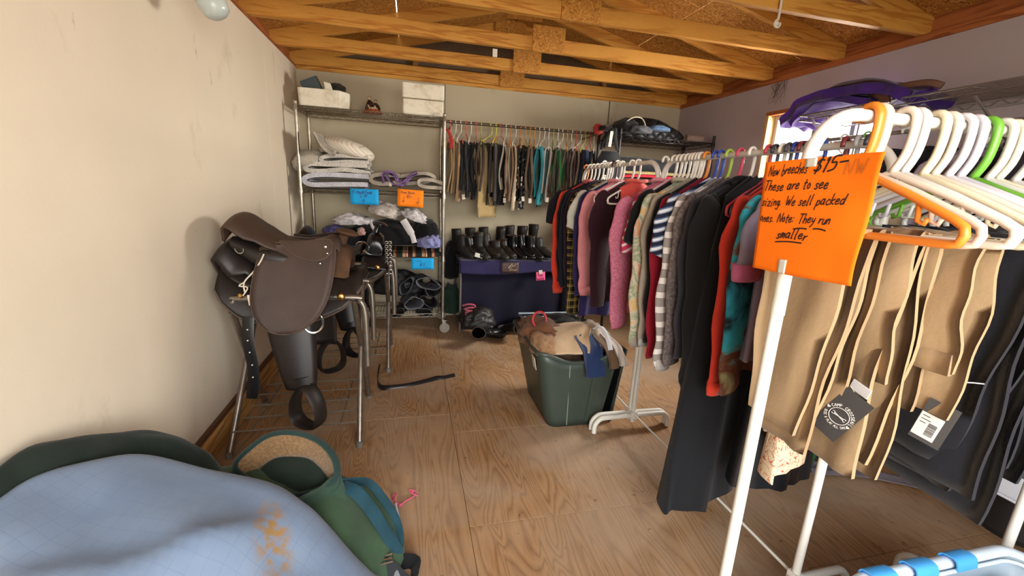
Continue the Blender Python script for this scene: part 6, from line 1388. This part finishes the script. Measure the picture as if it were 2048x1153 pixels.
k = MB(); k.strip(smooth_path([V(1.98, 1.50, .006), V(2.15, 1.44, .012), V(2.32, 1.36, .01), V(2.45, 1.27, .006)], 5), .006, (.3, 1, 0), .09, .003, 6, seed=4); tag(k.build('plastic_wrap', plain('grey_wrap', '#8d8690', .3, var=.3, vs=30)), 'flat grey plastic wrapping on the floor beside the dark sack', 'wrapping')
CT = thing('clear_tote', 'clear plastic tote with blue clips, in the bottom right corner', 'tote', (1.3, .42, 0))
def m_clear():
    t = NT('clear_plastic'); t.color('#cfe0ee').set(Roughness=.25, Specular_IOR_Level=.5, Transmission_Weight=.55, IOR=1.2); return t.m
CLR = m_clear(); RIMC = plain('pale_blue_plastic', '#cfdde8', .25, var=.05)
ring2, zz2, n2 = totegrid(1.16, 1.62, .26, .60, 1.11, 1.68, .22, .650, 0, .375, 0)
k = MB(); k.grid(lambda u, v: V(*(lambda p: (p.x, p.y, .375*v))(ring2(v)[round(u*n2) % n2])), n2, 6, cu=True); k.add([V(p.x, p.y, .003) for p in ring2(0)], [tuple(range(n2))]); k.build('tub', CLR, CT, solid=.003, ang=50)
k = MB(); rr = ring2(1, .012); k.tube([V(p.x, p.y, .377) for p in rr], .012, 10, closed=True, flat=(1, 1.4)); k.build('rim', RIMC, CT)
k = MB(); rr = ring2(1, -.012); k.tube([V(p.x, p.y, .37) for p in rr], .005, 8, closed=True); k.build('inner_lip', RIMC, CT)
BC = plain('blue_clip', '#4aa3ea', .35, var=.05)
for x in (1.19, 1.33, 1.475):
    k = MB(); k.strip(smooth_path([V(x, .633, .372), V(x, .640, .397), V(x, .660, .399), V(x, .678, .388), V(x, .680, .350)], 3), .005, (1, 0, 0), .075, 0, 4); k.build('blue_clip', BC, CT, ang=60)
pbg = thing('plastic_bag', 'white plastic bag with a round black logo, inside the clear tote', 'bag', (1.42, .5, .2))
def bagf(u, v):
    x = 1.36+.24*u; y = .30+.30*v; z = .30+.085*sin(pi*min(1, v*1.05))**.6*(1-.5*u)+.012*nz((x, y, 0), 14, 4)+.05*v; return V(x, y, z)
k = MB(); k.grid(bagf, 16, 16); k.build('bag_film', plain('white_film', '#dfe2e2', .25, var=.1), pbg, solid=.002, ang=180)
k = MB(); pc_ = bagf(.25, .90)+V(0, 0, .004)
for r_ in (.030, .023): k.tube([V(*(bagf(.25+.12*cos(a)*r_/.03, .88+.10*sin(a)*r_/.03)))+V(0, 0, .003) for a in [2*pi*i/24 for i in range(24)]], .0013, 5, closed=True)
k.tube([bagf(.20, .86)+V(0, 0, .003), bagf(.30, .92)+V(0, 0, .003)], .0018, 5); k.tube([bagf(.21, .92)+V(0, 0, .003), bagf(.30, .86)+V(0, 0, .003)], .0018, 5)
k.build('bag_logo', INK, pbg, kind='stuff')
k = crumple(V(1.18, .45, .20), (.17, .15, .11), 91, .3); tag(k.build('packed_breeches', plain('clear_wrap', '#c3ccd6', .2, var=.2, vs=20), ang=180), 'packed item in clear wrapping, in the left of the clear tote', 'packet')
k = crumple(V(1.45, .42, .14), (.17, .15, .12), 93, .3); tag(k.build('packed_breeches', plain('clear_wrap', '#c3ccd6', .2), ang=180), 'packed item in clear wrapping, under the white bag in the clear tote', 'packet')
# things on the ceiling
k = MB(); k.tube([V(1.80, 2.02, 2.42), V(1.802, 2.02, 2.25), V(1.80, 2.02, 2.215)], .006, 8); k.tube([V(1.80+.016*cos(a), 2.02, 2.20+.016*sin(a)) for a in [pi*(.6+1.5*i/10) for i in range(11)]], .006, 8); k.ico((1.795, 2.02, 2.20), .012, 2)
tag(k.build('ceiling_hook', PALEM), 'pale cord hook hanging from a truss at the top right', 'hook')
k = MB(); k.box(at(990, 106, y=3.138), (.032, .003, .05)); tag(k.build('truss_tag', plain('tag_card', '#e2d9cc'), smooth=False), 'white paper tag stapled to a truss chord above the rail', 'tag')
for i, (a, b) in enumerate(((1370, 2), (1447, 46))):
    p = at(a, b, z=2.62); p = at(a, b, z=2.29+.25*(XR+.0-at(a, b, z=2.60).x)+.155)
    k = MB(); k.box(p+V(0, 0, -.006), (.06, .035, .002), R=Matrix.Rotation(radians(14), 3, 'Y')); tag(k.build('board_sticker', plain('sticker_paper', '#d6d3cd'), smooth=False), ('white sticker on the roof board near the top edge', 'white sticker on the roof board beside the ceiling hook')[i], 'sticker')
rg = random.Random(3); k = MB()
for i in range(16):
    a = V(2.785, 2.98+rg.uniform(-.06, .06), 2.235+rg.uniform(-.02, .01)); P = [a]
    for j in range(4): P.append(P[-1]+V(rg.uniform(-.02, .006), rg.uniform(-.025, .025), rg.uniform(-.05, -.01)))
    k.tube(smooth_path(P, 3), .0012, 4)
tag(k.build('cobweb', plain('cobweb_dust', '#4a3f3a', .9)), 'dusty cobweb hanging at the top of the right wall', 'cobweb', kind='stuff')
